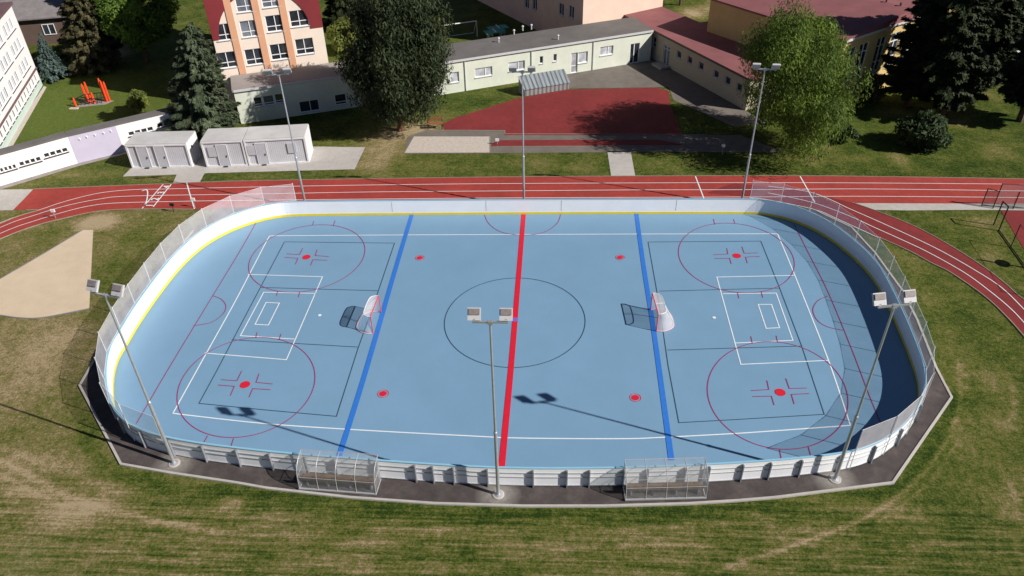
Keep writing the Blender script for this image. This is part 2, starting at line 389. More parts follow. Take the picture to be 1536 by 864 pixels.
    near = (np.abs(V[:, 0]) < 60) & (V[:, 1] < 90)
    I = np.arange(nx*ny).reshape(ny, nx)
    Fq = np.stack([I[:-1, :-1], I[:-1, 1:], I[1:, 1:], I[1:, :-1]], -1).reshape(-1, 4)
    me = bpy.data.meshes.new('ground'); me.vertices.add(len(V)); me.vertices.foreach_set('co', V.ravel())
    me.loops.add(Fq.size); me.loops.foreach_set('vertex_index', Fq.ravel())
    me.polygons.add(len(Fq)); me.polygons.foreach_set('loop_start', np.arange(0, Fq.size, 4)); me.polygons.foreach_set('loop_total', np.full(len(Fq), 4))
    me.update()
    ca = me.color_attributes.new('dry', 'FLOAT_COLOR', 'POINT')
    C = np.stack([np.clip(dry, 0, 1), np.clip(streak, 0, 1), np.clip(lush, 0, 1), np.ones_like(dry)], -1).reshape(-1)
    ca.data.foreach_set('color', C.astype(np.float32))
    me.materials.append(M['grass'])
    o = bpy.data.objects.new('ground', me); COL.objects.link(o); tag(o, 'mown grass ground with dry patches and wheel tracks', kind='structure')
ground()

def flat(name, polys, z, mat, parent=None, label=None, kind='structure', sm=False, thick=0):
    m = MB()
    for p in polys:
        P = [axy(*q) for q in (spline(p, 4, True) if sm else p)]
        a = sum(P[i][0]*P[(i+1) % len(P)][1]-P[(i+1) % len(P)][0]*P[i][1] for i in range(len(P)))
        if a < 0: P = P[::-1]
        if thick: m.prism(P, -.05, z)
        else: m.add([(q[0], q[1], z) for q in P], [tuple(range(len(P)))])
    o = m.obj(name, mat, parent); tag(o, label, kind=kind if parent is None else None); return o
def ribbon_mesh(m, pts, wd, z, closed=False, hgt=0):
    P = [np.array(p[:2], float) for p in pts]; N = len(P); L = []; Rr = []
    for i in range(N):
        a = P[i-1] if (i or closed) else P[i]; b = P[(i+1) % N] if (i < N-1 or closed) else P[i]
        t1 = P[i]-a; t2 = b-P[i]
        t1 = t1/(np.linalg.norm(t1)+1e-9); t2 = t2/(np.linalg.norm(t2)+1e-9)
        t = t1+t2; t /= np.linalg.norm(t)+1e-9
        n = np.array([-t[1], t[0]]); k = 1/max(.5, abs(n@np.array([-(t2 if np.linalg.norm(t2) > .5 else t1)[1], (t2 if np.linalg.norm(t2) > .5 else t1)[0]])))
        L.append(P[i]+n*wd/2*k); Rr.append(P[i]-n*wd/2*k)
    V = [(*p, z) for p in L]+[(*p, z) for p in Rr]
    rng = range(N if closed else N-1)
    Fc = [(N+i, N+(i+1) % N, (i+1) % N, i) for i in rng]
    if hgt:
        V += [(*p, -.03) for p in L]+[(*p, -.03) for p in Rr]
        Fc += [(i, (i+1) % N, 2*N+(i+1) % N, 2*N+i) for i in rng]+[(N+(i+1) % N, N+i, 3*N+i, 3*N+(i+1) % N) for i in rng]
    m.add(V, Fc)
def pxline(m, pts, wd, z, closed=False, smooth=True, n=6, hgt=0):
    if smooth and len(pts) > 2: q = spline(pts, n, closed)
    else:
        q = []
        PP = pts+[pts[0]] if closed else pts
        for a, b in zip(PP[:-1], PP[1:]):
            for k in range(n): q.append((a[0]+(b[0]-a[0])*k/n, a[1]+(b[1]-a[1])*k/n))
        if not closed: q.append(PP[-1])
    ribbon_mesh(m, [axy(*p) for p in q], wd, z, closed, hgt)

# ------------------------------------------------------------------ paving, track, sand
inner_edge = [(-140, 425), (-60, 385), (0, 359), (50, 340), (100, 327), (150, 317), (212, 314), (292, 314.5), (384, 313), (600, 312), (800, 311), (1000, 309), (1152, 306), (1278, 305.5)]
top_edge = [(51, 284), (250, 276), (384, 271.5), (744, 266), (1124, 264), (1290, 265), (1536, 269), (1700, 273)]
str_bottom = [(1700, 311), (1536, 306), (1277, 305)]
curve_out = [(57, 316), (30, 324), (0, 336), (-60, 362), (-140, 400)]
straight = top_edge+str_bottom+[(p[0], p[1]) for p in inner_edge[::-1]][1:]+curve_out[::-1]+[(20, 315)]
flat('running_track', [straight], .02, M['track'], label='straight of the red running track with white lane lines')
track = bpy.data.objects['running_track']
bend_in = [(1060, 290), (1152, 299), (1222, 314), (1260, 330), (1317, 356), (1364, 377), (1397, 395), (1427, 410), (1477, 445), (1509, 475), (1536, 505), (1570, 545), (1600, 600), (1625, 690), (1630, 800)]
bend_out = [(1730, 800), (1715, 670), (1665, 560), (1600, 490), (1536, 450), (1509, 427), (1477, 402), (1427, 370), (1372, 340), (1312, 316), (1277, 304), (1200, 286), (1100, 275)]
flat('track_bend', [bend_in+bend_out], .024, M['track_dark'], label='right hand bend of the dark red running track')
bend = bpy.data.objects['track_bend']
m = MB()
W_ = .048
for L in ([(-140, 408), (0, 342), (50, 324), (100, 309), (150, 299), (200, 294.5), (384, 291.5), (555, 288.5), (744, 287), (940, 285.5), (1124, 285), (1300, 284), (1536, 287), (1700, 290)],
          [(-140, 416), (0, 351), (50, 332.5), (100, 317.5), (137, 309), (175, 305), (250, 303), (375, 301), (744, 297.5), (1124, 296), (1300, 295), (1536, 297), (1700, 300)],
          [(-140, 402), (0, 335), (59, 315.5), (100, 302), (150, 290), (200, 285), (250, 284), (384, 281), (555, 278), (744, 276), (940, 275), (1124, 274.5), (1300, 275), (1536, 277), (1700, 280)]):
    pxline(m, L, W_, .030)
for L in ([(1043, 265), (1056, 299)], [(1200, 265), (1222, 304)], [(280, 274), (285, 292), (292, 314)], [(245, 277), (215, 311)], [(257, 277), (230, 311)]): pxline(m, L, .07, .034, smooth=False)
pxline(m, [(213, 287), (221, 286), (221, 298), (218, 307), (213, 314)], .07, .034)
m.obj('lane_lines', M['white_line'], track)
m = MB()
for L in ([(1152, 280), (1219, 290), (1277, 315), (1327, 337), (1377, 360), (1417, 380), (1464, 407), (1502, 432), (1536, 465), (1580, 512), (1630, 580), (1675, 690), (1685, 800)],
          [(1152, 290), (1217, 304), (1270, 323), (1312, 342), (1352, 360), (1394, 380), (1447, 410), (1484, 437), (1514, 462), (1536, 485), (1575, 532), (1612, 590), (1650, 690), (1658, 800)]):
    pxline(m, L, W_, .036)
pxline(m, [(1124, 297), (1152, 300.5), (1222, 315), (1260, 331), (1317, 357)], .05, .038)
m.obj('lane_lines', M['white_line'], bend)
# lane numbers by the start lines, read facing along the straight
for k, (u, v) in enumerate([(225, 308), (233, 298.5), (242.5, 289), (250.5, 280)]):
    cu = bpy.data.curves.new('lane_number', 'FONT'); cu.body = str(k+1); cu.size = .66; cu.align_x = 'CENTER'; cu.align_y = 'CENTER'; cu.offset = .012
    o = bpy.data.objects.new('lane_number', cu); COL.objects.link(o)
    dg = bpy.context.evaluated_depsgraph_get(); me = bpy.data.meshes.new_from_object(o.evaluated_get(dg)); bpy.data.objects.remove(o)
    o = bpy.data.objects.new('lane_number', me); COL.objects.link(o); me.materials.append(M['white_line'])
    p = at(u, v, .036); o.location = p; o.rotation_euler = (0, 0, R(90)); o.parent = track
m = MB()
pxline(m, top_edge, .045, .05, hgt=1); pxline(m, inner_edge[:8], .05, .05, hgt=1); pxline(m, curve_out[::-1]+[(40, 315.5)], .06, .05, smooth=True, hgt=1)
pxline(m, bend_in[4:], .05, .05, hgt=1); pxline(m, bend_out[:11], .05, .05, hgt=1)
tag(m.obj('track_kerb', M['kerb']), 'thin concrete edging of the running track', kind='structure')

flat('throwing_sector_path', [[(140, 345), (125, 345), (67, 380), (0, 419), (-60, 455), (-60, 470), (0, 473), (30, 477), (60, 477), (100, 470), (134, 463)]], .014, M['sand'], label='beige cinder shot put sector')
m = MB(); pxline(m, [(125, 345), (67, 380), (0, 419), (-60, 455)], .06, .03, smooth=False, hgt=1); pxline(m, [(134, 463), (100, 470), (60, 477), (30, 477), (0, 473), (-60, 465)], .06, .03, hgt=1)
tag(m.obj('sector_kerb', M['dark_steel']), 'dark timber edging of the throwing sector', kind='structure')
flat('left_path', [[(-120, 286), (50, 284), (20, 315.5), (-120, 318)]], .012, M['concrete'], label='concrete path at the left end of the track')
flat('container_path', [[(184, 265), (200, 249), (230, 236), (400, 219), (548, 221), (532, 254), (307, 260), (299, 275), (259, 276), (265, 262)]], .012, M['concrete'], label='concrete slab under the white containers')
flat('middle_path', [[(911, 227), (946, 227), (953, 265), (917, 266)]], .012, M['concrete'], label='short concrete path to the track')
flat('side_path', [[(1275, 305), (1536, 306), (1700, 311), (1700, 322), (1536, 316), (1472, 315), (1364, 316), (1307, 315)]], .018, M['concrete'], label='concrete strip between the straight and the bend')
flat('yard_pavement', [[(850, 133), (838, 118), (850, 107), (927, 94), (985, 86), (1118, 166), (1150, 185), (1100, 190), (1010, 150), (1003, 131)]], .010, M['yard_asphalt'], label='worn grey asphalt yard in the corner of the buildings')
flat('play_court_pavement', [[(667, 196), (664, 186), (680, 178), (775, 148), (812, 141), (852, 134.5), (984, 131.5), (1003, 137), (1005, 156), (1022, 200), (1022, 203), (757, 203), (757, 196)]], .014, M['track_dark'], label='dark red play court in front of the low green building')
flat('pit_pavement', [[(640, 195), (757, 195.5), (757, 201), (1110, 203), (1180, 229), (990, 228), (606, 231), (612, 205)]], .012, M['yard_asphalt'], label='grey paving round the long jump run up')
flat('run_up_path', [[(745, 210.5), (985, 209.5), (1030, 218), (735, 219.5)]], .018, M['track_dark'], label='red long jump run up')
flat('sand_pit', [[(621, 205), (735, 205), (735, 229), (607, 229.5)]], .018, M['pit_sand'], label='pale sand of the long jump pit')
m = MB(); pxline(m, [(640, 195.5), (757, 196), (757.5, 201), (1060, 202)], .06, .03, smooth=False, hgt=1); pxline(m, [(744, 220), (1030, 219)], .04, .03, smooth=False, hgt=1)
pxline(m, [(735, 205), (735, 229)], .06, .03, smooth=False, hgt=1)
tag(m.obj('pit_kerb', M['kerb']), 'pale edging stones of the long jump area', kind='structure')
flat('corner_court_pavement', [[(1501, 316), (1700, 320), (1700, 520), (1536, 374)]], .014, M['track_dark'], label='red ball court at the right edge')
flat('car_road', [[(1495, 74), (1540, 82), (1700, 110), (1700, 160), (1520, 112), (1500, 92), (1488, 80)]], .012, M['asphalt'], label='dark asphalt parking lane at the upper right')
flat('far_path', [[(1490, 71), (1515, 73), (1545, 82), (1490, 76)]], .016, M['concrete'], label='sunlit concrete path beside the parked car')
flat('back_path', [[(162, 60), (170, 50), (200, 52), (180, 72), (168, 76)]], .012, M['rubber'], label='grey path between the trees at upper left')

# ------------------------------------------------------------------ the rink
base_px = [(455, 325), (620, 323.5), (785, 322.5), (955, 322), (1115, 322), (1152, 325), (1190, 334), (1230, 352), (1265, 377), (1302, 412), (1324, 447), (1349, 502), (1364, 540), (1374, 570), (1377, 597), (1371, 626),
           (1352, 655), (1327, 677), (1302, 692), (1264, 704), (1202, 712), (1152, 716.5), (1060, 722.5), (950, 727), (850, 728.5), (750, 727.5), (650, 722), (575, 716.5), (442, 706), (362, 697), (315, 691), (255, 680), (217, 667),
           (192, 649), (177, 625), (171, 597), (172, 565), (179, 540), (190, 522), (207, 492), (232, 455), (265, 411), (295, 381), (320, 363), (350, 347.5), (385, 335), (417, 328)]
BASE = [axy(*p) for p in spline(base_px, 6, True)]
# smooth the surveyed loop
B_ = np.array(BASE)
for _ in range(6): B_ = (np.roll(B_, 1, 0)+2*B_+np.roll(B_, -1, 0))/4
NB = len(B_)
def offs(d):
    t = np.roll(B_, -1, 0)-np.roll(B_, 1, 0); t /= np.linalg.norm(t, axis=1)[:, None]
    n = np.stack([-t[:, 1], t[:, 0]], -1)        # loop runs clockwise seen from above: left of travel is outside
    return B_+n*d
apron = [(120, 579), (139, 546), (150, 527), (175, 492), (212, 447), (245, 402), (290, 347), (330, 312), (1120, 303), (1222, 316), (1277, 342), (1312, 380), (1352, 435), (1375, 480), (1404, 553), (1427, 597), (1339, 725), (1164, 747), (1105, 752), (1030, 756.5), (905, 760), (784, 760), (650, 756), (525, 747), (400, 733), (355, 725), (255, 710), (182, 697)]
flat('apron_pavement', [apron], .040, M['apron'], label='dark asphalt apron round the rink', thick=1)
m = MB(); k_ = apron[8:]+apron[:8]
pxline(m, k_[1:-1], .10, .075, smooth=False, n=3, hgt=1)
tag(m.obj('apron_kerb', M['concrete']), 'pale concrete kerb round the apron of the rink', kind='structure')
fl = MB(); fb = offs(.02); fl.add([(p[0], p[1], .055) for p in fb[::-1]], [tuple(range(NB))])
floor_o = fl.obj('rink_floor', M['floor']); tag(floor_o, 'pale blue sport floor of the hockey rink with painted lines', kind='structure')
Z0 = .062
def fit_ring(pts, n=48):
    P = np.array(pts, float); c = P.mean(0); Q = (P-c)/100
    D = np.stack([Q[:, 0]**2, Q[:, 0]*Q[:, 1], Q[:, 1]**2, Q[:, 0], Q[:, 1]], 1)
    k = np.linalg.lstsq(D, np.ones(len(P)), rcond=None)[0]
    A2 = np.array([[k[0], k[1]/2], [k[1]/2, k[2]]]); ctr = np.linalg.solve(-2*A2, k[3:]); g = 1+ctr@A2@ctr
    w_, v_ = np.linalg.eigh(A2/g); a = np.linspace(0, 2*math.pi, n, endpoint=False)
    return [tuple((ctr+v_@np.array([math.cos(t)/math.sqrt(w_[0]), math.sin(t)/math.sqrt(w_[1])]))*100+c) for t in a]
def marks(name, mat, lines, wd, z=Z0, smooth=True, label=None):
    m = MB()
    for L in lines:
        cl = L[0] == 'c'
        if cl: L = L[1:]
        pxline(m, list(L), wd, z, closed=cl, smooth=smooth)
    o = m.obj(name, mat, floor_o); tag(o, label); return o
P_ = 'c'
marks('centre_line', M['red_paint'], [[(785.5, 323), (776, 440), (766, 560), (752.5, 703)]], .27, .070)
marks('blue_line', M['blue_paint'], [[(618, 323), (592, 410), (566, 500), (540, 588), (508, 689)]], .24, .070)
marks('blue_line', M['blue_paint'], [[(954.5, 322), (966, 405), (978, 480), (992, 580), (1007, 692)]], .24, .070)
marks('outer_white_line', M['white_line'], [[(405, 355), (600, 353.7), (785, 353), (975, 352.3), (1166, 352)], [(405, 355), (397, 369), (355, 450), (309, 533), (260, 621.5)],
      [(260, 621.5), (400, 637), (550, 647), (700, 655), (780, 658.5), (930, 659.5), (992, 657.5), (1097, 652), (1164, 647.5), (1275, 639.5)], [(1166, 352), (1191, 412), (1242, 541), (1275, 639.5)]], .055)
marks('goal_area_line', M['white_line'], [[(372, 413), (484, 416.5), (430, 541), (307, 531)], [(442, 510), (361, 505), (396, 439.7), (474, 441.5)], [P_, (399.5, 455), (419.5, 456), (403, 489), (383, 488)],
      [(1191, 414.5), (1075, 417), (1111, 548), (1243, 542)], [(1084, 442), (1164, 441), (1189, 512), (1103, 516)], [P_, (1137, 458), (1157, 458), (1169, 493), (1149, 494)]], .05, Z0+.002, smooth=False)
marks('ball_court_line', M['dark_line'], [[(427, 364), (592, 366), (548, 500), (505, 626), (400, 617), (299, 606.5), (360, 490), (427, 364)][0:0] or [(427, 364), (592, 366), (567, 440), (537, 525), (505, 626), (400, 616.5), (299, 606.5), (327, 555), (365, 482), (427, 364)],
      [(391, 432.5), (567.5, 437.5)], [(348, 511), (537, 522)], [(972, 364.3), (1141, 363), (1169, 433), (1202, 520), (1236, 623), (1100, 631), (1018, 635.5), (1002, 550), (989, 460), (972, 364.3)], [(989, 438), (1170, 433.5)], [(1001, 526.5), (1202, 520.5)]], .045, Z0+.001, smooth=False)
marks('centre_circle', M['dark_line'], [[P_]+fit_ring([(785, 419), (822, 425), (852, 440), (872, 460), (877.5, 483), (870, 507), (852, 527), (827, 542), (777, 553), (741, 551), (718, 544), (695, 532), (675, 512), (667, 488), (673, 461), (697, 440), (730, 426)])], .045, Z0+.003)
CIR = [[(401, 361), (432, 347), (467, 340), (501, 340), (529, 348), (543, 361), (548, 375), (543, 394), (529, 408), (508, 422), (482, 434), (449, 439.5), (415, 438), (392, 430), (378, 416), (374, 400), (381, 381)],
       [(350, 514), (397, 508.5), (437, 516), (460, 535), (473.5, 560), (470, 586), (458, 607), (437, 627), (413, 642), (380, 654), (350, 658.5), (317, 655), (295, 645), (277, 627), (267.5, 604), (268, 585), (277, 562), (300, 538)],
       [(1090, 336), (1060, 340), (1034, 352), (1018, 370), (1017, 388), (1035, 411), (1075, 433), (1105, 440), (1144, 439), (1170, 430), (1187, 412), (1190, 392), (1178, 370), (1155, 351), (1125, 340)],
       [(1124, 517), (1090, 532), (1068, 554), (1061, 578), (1064, 603), (1080, 631), (1102, 653), (1130, 666.5), (1164, 675), (1184, 676), (1214, 671), (1244, 655), (1264, 630), (1272, 607), (1269, 585), (1258, 563), (1235, 540), (1205, 524), (1172, 516), (1150, 514.5)]]
for c in CIR: marks('face_off_circle', M['purple_line'], [[P_]+fit_ring(c)], .045, Z0+.004)
marks('circle_hash_marks', M['purple_line'], [[(469, 339), (471, 333)], [(500, 340), (503, 332)], [(417, 438), (415, 445)], [(450, 439), (448, 447)], [(386, 500), (384, 508)], [(422, 502), (419, 511)], [(312, 655), (306, 666)], [(351, 659), (347, 671)],
      [(1070, 330), (1072, 338)], [(1100, 330), (1102, 336)], [(1106, 440), (1108, 449)], [(1141.5, 439), (1144, 448)], [(1126, 506), (1128, 516)], [(1164, 505), (1166, 515)], [(1169, 676), (1171.5, 690)], [(1212, 672), (1216, 686)]], .045, Z0+.004, smooth=False)
marks('goal_line', M['purple_line'], [[(384, 336), (359, 380), (305, 469), (250, 560), (205, 637)], [(1190, 336), (1212, 380), (1242, 440), (1277, 525), (1304, 596), (1322, 640)]], .045, Z0+.003)
marks('goal_crease', M['purple_line'], [[(319.5, 445), (332, 450), (339, 460), (335, 472), (317, 485), (290, 490)], [(1241, 446), (1227, 452), (1219, 465), (1224, 480), (1239, 491), (1264, 497)], [(727, 324), (732, 335), (743, 345), (760, 351.5), (787, 354), (815, 350), (835, 337), (841, 323)]], .045, Z0+.004)
dots = [(460, 387), (368, 578.5), (1105, 385), (1170, 590)]
oL = [[(332, 571), (356, 572.5), (363, 558)], [(389, 562), (384.5, 575), (409.5, 577.5)], [(327.5, 579), (352, 581), (346, 595)], [(406, 586), (379.5, 584.5), (374, 597.5)]]
c0 = axy(*dots[1])
for i, d in enumerate(dots):
    c = axy(*d); sx = -1 if i > 1 else 1
    m = MB(); m.lathe([(0.001, 0), (.235, 0), (.235, .002)], (c[0], c[1], Z0+.006), 24); tag(m.obj('face_off_spot', M['red_paint'], floor_o))
    m = MB()
    for L in oL: ribbon_mesh(m, [c+(axy(*q)-c0)*np.array([sx, 1]) for q in L], .045, Z0+.005)
    m.obj('face_off_corner_marks', M['purple_line'], floor_o)
for d in [(630, 388), (930, 387.5), (575, 592), (953, 598)]:
    c = axy(*d); m = MB(); m.lathe([(0.001, 0), (.17, 0), (.17, .002)], (c[0], c[1], Z0+.006), 24)
    ring = [c+np.array([math.cos(a), math.sin(a)])*.245 for a in np.linspace(0, 2*math.pi, 24, endpoint=False)]
    ribbon_mesh(m, ring, .03, Z0+.006, closed=True); m.obj('face_off_spot', M['red_paint'], floor_o)
for d, mt in [((480, 474.5), 'white_line'), ((1071, 478), 'white_line'), ((772.5, 481), 'violet_paint')]:
    c = axy(*d); m = MB(); m.lathe([(0.001, 0), (.09 if mt == 'white_line' else .16, 0), (.09, .002)], (c[0], c[1], .074), 16); m.obj('spot', M[mt], floor_o)

# boards
HB = 1.06
def wall_loop(m, inner, outer, z0, z1, idx=None, caps=False):
    A, B = inner, outer; n = len(A)
    rng = idx if idx is not None else [(i, (i+1) % n) for i in range(n)]
    for i, j in rng:
        m.add([(*A[i], z0), (*A[j], z0), (*A[j], z1), (*A[i], z1), (*B[i], z0), (*B[j], z0), (*B[j], z1), (*B[i], z1)],
              [(0, 1, 2, 3), (5, 4, 7, 6), (3, 2, 6, 7)])
rb = thing('rink_boards', 'white hockey rink boards with yellow kick strip round the blue floor', 'rink boards', (0, 0, 0))
m = MB(); wall_loop(m, offs(0), offs(.05), .04, HB); m.obj('board_wall', M['board'], rb, smooth=False)
m = MB(); wall_loop(m, offs(-.015), offs(0), .056, .056+.15); m.obj('kick_strip', M['yellow'], rb)
m = MB(); wall_loop(m, offs(-.012), offs(.07), HB, HB+.03); m.obj('top_cap', M['rail_blue'], rb)
m = MB()
for z in (.09, .56, .80): wall_loop(m, offs(.05), offs(.085), z, z+.018)
m.obj('outer_rails', M['steel'], rb)
def near_i(u, v):
    p = axy(u, v); return int(np.argmin(((B_-p)**2).sum(1)))
TAN = np.roll(B_, -1, 0)-np.roll(B_, 1, 0); TAN /= np.linalg.norm(TAN, axis=1)[:, None]
NOR = np.stack([-TAN[:, 1], TAN[:, 0]], -1)
posts_px = [(267, 684), (314, 691), (361, 697), (411, 703.5), (460, 707), (515, 712), (575, 716.5), (625, 720), (652, 722), (690, 725), (735, 727), (807, 728), (846, 728), (875, 728), (927, 727.5), (972, 726), (1018, 724.5), (1062, 722.5), (1102, 720), (1147, 716.5), (1197, 712), (1250, 706),
            (1302, 692), (1340, 666), (1368, 632), (222, 669), (194, 650)]
for (u, v) in posts_px:
    i = near_i(u, v); b, n = B_[i], NOR[i]; t = TAN[i]
    a = math.atan2(t[1], t[0]); m = MB()
    c = b+n*.12; m.box((c[0], c[1], .04+.48), (.045, .11, .96), a)
    m.obj('board_post', M['dark_steel'], rb)
# far and side panel joints
for u in (595, 720, 851, 1010):
    m = MB(); i = near_i(u, 322.5); b, n = B_[i], NOR[i]; m.box((b[0]-n[0]*.004, b[1]-n[1]*.004, .65), (.012, .008, .7), math.atan2(TAN[i][1], TAN[i][0])); m.obj('panel_joint', M['dark_steel'], rb)

# safety nets at both ends
def safety_net(label, i0, i1, ztop, nposts):
    idx = []; i = i0
    while i != i1: idx.append(i); i = (i+1) % NB
    idx.append(i1)
    A = offs(.09); c = A[idx[0]]
    t = thing('safety_net', label, 'safety net', (c[0], c[1], HB), 'netting above the end boards')
    m = MB()
    cum = np.concatenate([[0], np.cumsum(np.linalg.norm(np.diff(A[idx], axis=0), axis=1))])
    S = np.linspace(0, cum[-1], nposts)
    kk = [int(np.argmin(abs(cum-s))) for s in S]
    Q = np.array([[np.interp(s, cum, A[idx][:, 0]), np.interp(s, cum, A[idx][:, 1])] for s in S])
    # net hangs as straight panels between posts
    for a in range(nposts-1):
        n = 5; p, q = Q[a], Q[a+1]
        for k in range(n):
            u, v = p+(q-p)*k/n, p+(q-p)*(k+1)/n
            sa = .05*math.sin(math.pi*k/n); sb = .05*math.sin(math.pi*(k+1)/n)
            m.add([(*u, HB+.0), (*v, HB+.0), (*v, ztop-sb), (*u, ztop-sa)], [(0, 1, 2, 3)])
    m.obj('netting', M['net'], t)
    for a in range(nposts):
        k = idx[kk[a]]; b, n = Q[a], NOR[k]
        m = MB(); m.tube([(*(b+n*.03), .1), (*(b+n*.03), ztop+.02)], .017, 6); m.obj('net_post', M['white_steel'], t)
    m = MB(); m.tube([(*q, ztop-.02) for q in Q], .008, 5); m.tube([(*q, HB+.05) for q in Q], .008, 5); m.obj('net_cable', M['white_steel'], t)
    return t
safety_net('pale netting on white posts above the left end boards', near_i(258, 681), near_i(452, 325), 2.27, 14)
safety_net('pale netting on white posts above the shaded right end boards', near_i(1117, 322), near_i(1270, 703), 2.3, 15)

# hockey goals
def hockey_goal(label):
    t = thing('hockey_goal', label, 'hockey goal', (0, 0, 0), 'hockey goals by the blue lines')
    wv, h, dp, tp = .85, 1.08, .95, .42
    m = LB(); m.tube([(0, -wv, 0.03), (0, -wv, h), (0, wv, h), (0, wv, .03)], .027, 8); m.obj('goal_mouth_frame', M['red_tube'], t)
    back = [(-.0, -wv), (-.35, -wv-.04), (-.72, -wv+.12), (-dp, -wv+.45), (-dp, wv-.45), (-.72, wv-.12), (-.35, wv+.04), (0, wv)]
    bs = spline(back, 5); m = LB(); m.tube([(p[0], p[1], .03) for p in bs], .02, 7); m.obj('base_frame', M['pink_tube'], t)
    tops = spline([(0, -wv), (-.22, -wv+.03), (-tp, -wv+.3), (-tp, wv-.3), (-.22, wv-.03), (0, wv)], 5)
    m = LB(); m.tube([(p[0], p[1], h-.0) for p in tops], .02, 6); m.tube([(-tp, 0, h), (-dp, 0, .04)], .022, 6); m.tube([(0, 0, h), (-tp, 0, h)], .018, 6); m.obj('back_frame', M['white_steel'], t)
    m = LB(); n = 28
    def samp(P, k):
        d = np.concatenate([[0], np.cumsum([np.linalg.norm(np.array(b)-np.array(a)) for a, b in zip(P[:-1], P[1:])])]); s = d[-1]*k/n
        return np.array([np.interp(s, d, [p[0] for p in P]), np.interp(s, d, [p[1] for p in P])])
    for k in range(n):
        a, b, c, d = samp(bs, k), samp(bs, k+1), samp(tops, k+1), samp(tops, k)
        ma, mb_ = (a+d)/2*.93, (b+c)/2*.93
        m.add([(*a, .04), (*b, .04), (*mb_, h*.5), (*ma, h*.5), (*c, h), (*d, h)], [(0, 1, 2, 3), (3, 2, 4, 5)])
    V = [(*samp(tops, k), h+.005) for k in range(n+1)]
    m.add(V, [tuple(range(n+1))]); m.obj('net', M['goal_net'], t, smooth=True)
    return t
g = hockey_goal('white netted hockey goal left of centre, facing right by the left blue line')
a, b = axy(561, 501), axy(571, 471); g.location = (*((a+b)/2), .06); g.rotation_euler = (0, 0, R(-3))
g2 = copy_tree(g); tag(g2, 'white netted hockey goal right of centre, facing left on the right blue line')
a, b = axy(982, 498), axy(978, 467); g2.location = (*((a+b)/2), .06); g2.rotation_euler = (0, 0, R(184))

# light poles
def light_pole(label):
    t = thing('light_pole', label, 'light pole', (0, 0, 0), 'twin floodlight poles round the rink')
    H = 8.65
    m = LB(); m.lathe([(.16, 0), (.16, .04), (.10, .06), (.072, .065), (.062, H*.4), (.074, H*.4), (.074, H*.4+.06), (.048, H*.4+.10), (.036, H)], (0, 0, .0), 12); m.obj('pole', M['steel'], t, smooth=False)
    m = LB(); m.lathe([(.24, -.03), (.24, .02), (.2, .035)], (0, 0, 0), 16); m.obj('footing', M['concrete'], t)
    m = LB(); m.box((0, 0, H+.02), (1.16, .07, .06)); m.box((0, 0, H), (.16, .12, .12)); m.obj('cross_arm', M['steel'], t)
    for s in (-1, 1):
        m = LB(); cx = s*.52; tilt = R(52); rot = Matrix.Rotation(tilt, 3, 'X')
        c = Vector((cx, .14, H+.24))
        m.box(c, (.43, .42, .09), M=rot); hd = m.obj('floodlight', M['lamp_white'], t)
        m = LB(); m.box(c+rot @ Vector((0, .075, .065)), (.36, .20, .04), M=rot); m.obj('heat_sink', M['lamp_grey'], hd)
        m = LB(); m.box(c+rot @ Vector((0, 0, -.055)), (.38, .34, .02), M=rot); m.obj('lens', M['lamp_glass'], hd)
        m = LB(); m.box((cx, .05, H+.07), (.06, .12, .14)); m.obj('bracket', M['dark_steel'], hd)
    return t
lp = light_pole('galvanised twin floodlight pole at the near left corner of the rink')
poles = [((262, 696), R(-14), None), ((747.5, 743), 0, 'galvanised twin floodlight pole at the middle of the near side, by the red line'), ((1252, 720), R(10), 'galvanised twin floodlight pole at the near right corner of the rink'),
         ((459.5, 313), R(180+10), 'grey twin floodlight pole at the far left corner, in front of the white containers'), ((786, 312), R(180), 'grey twin floodlight pole behind the far boards at the end of the red line'), ((1111, 310), R(180-6), 'grey twin floodlight pole at the far right corner, left of the light green tree')]
for i, (p, rz, lab) in enumerate(poles):
    o = lp if i == 0 else copy_tree(lp)
    if lab: o['label'] = lab
    q = axy(*p); o.location = (q[0], q[1], .045 if i < 3 else .03); o.rotation_euler = (0, 0, rz)
    if i < 3:
        pass

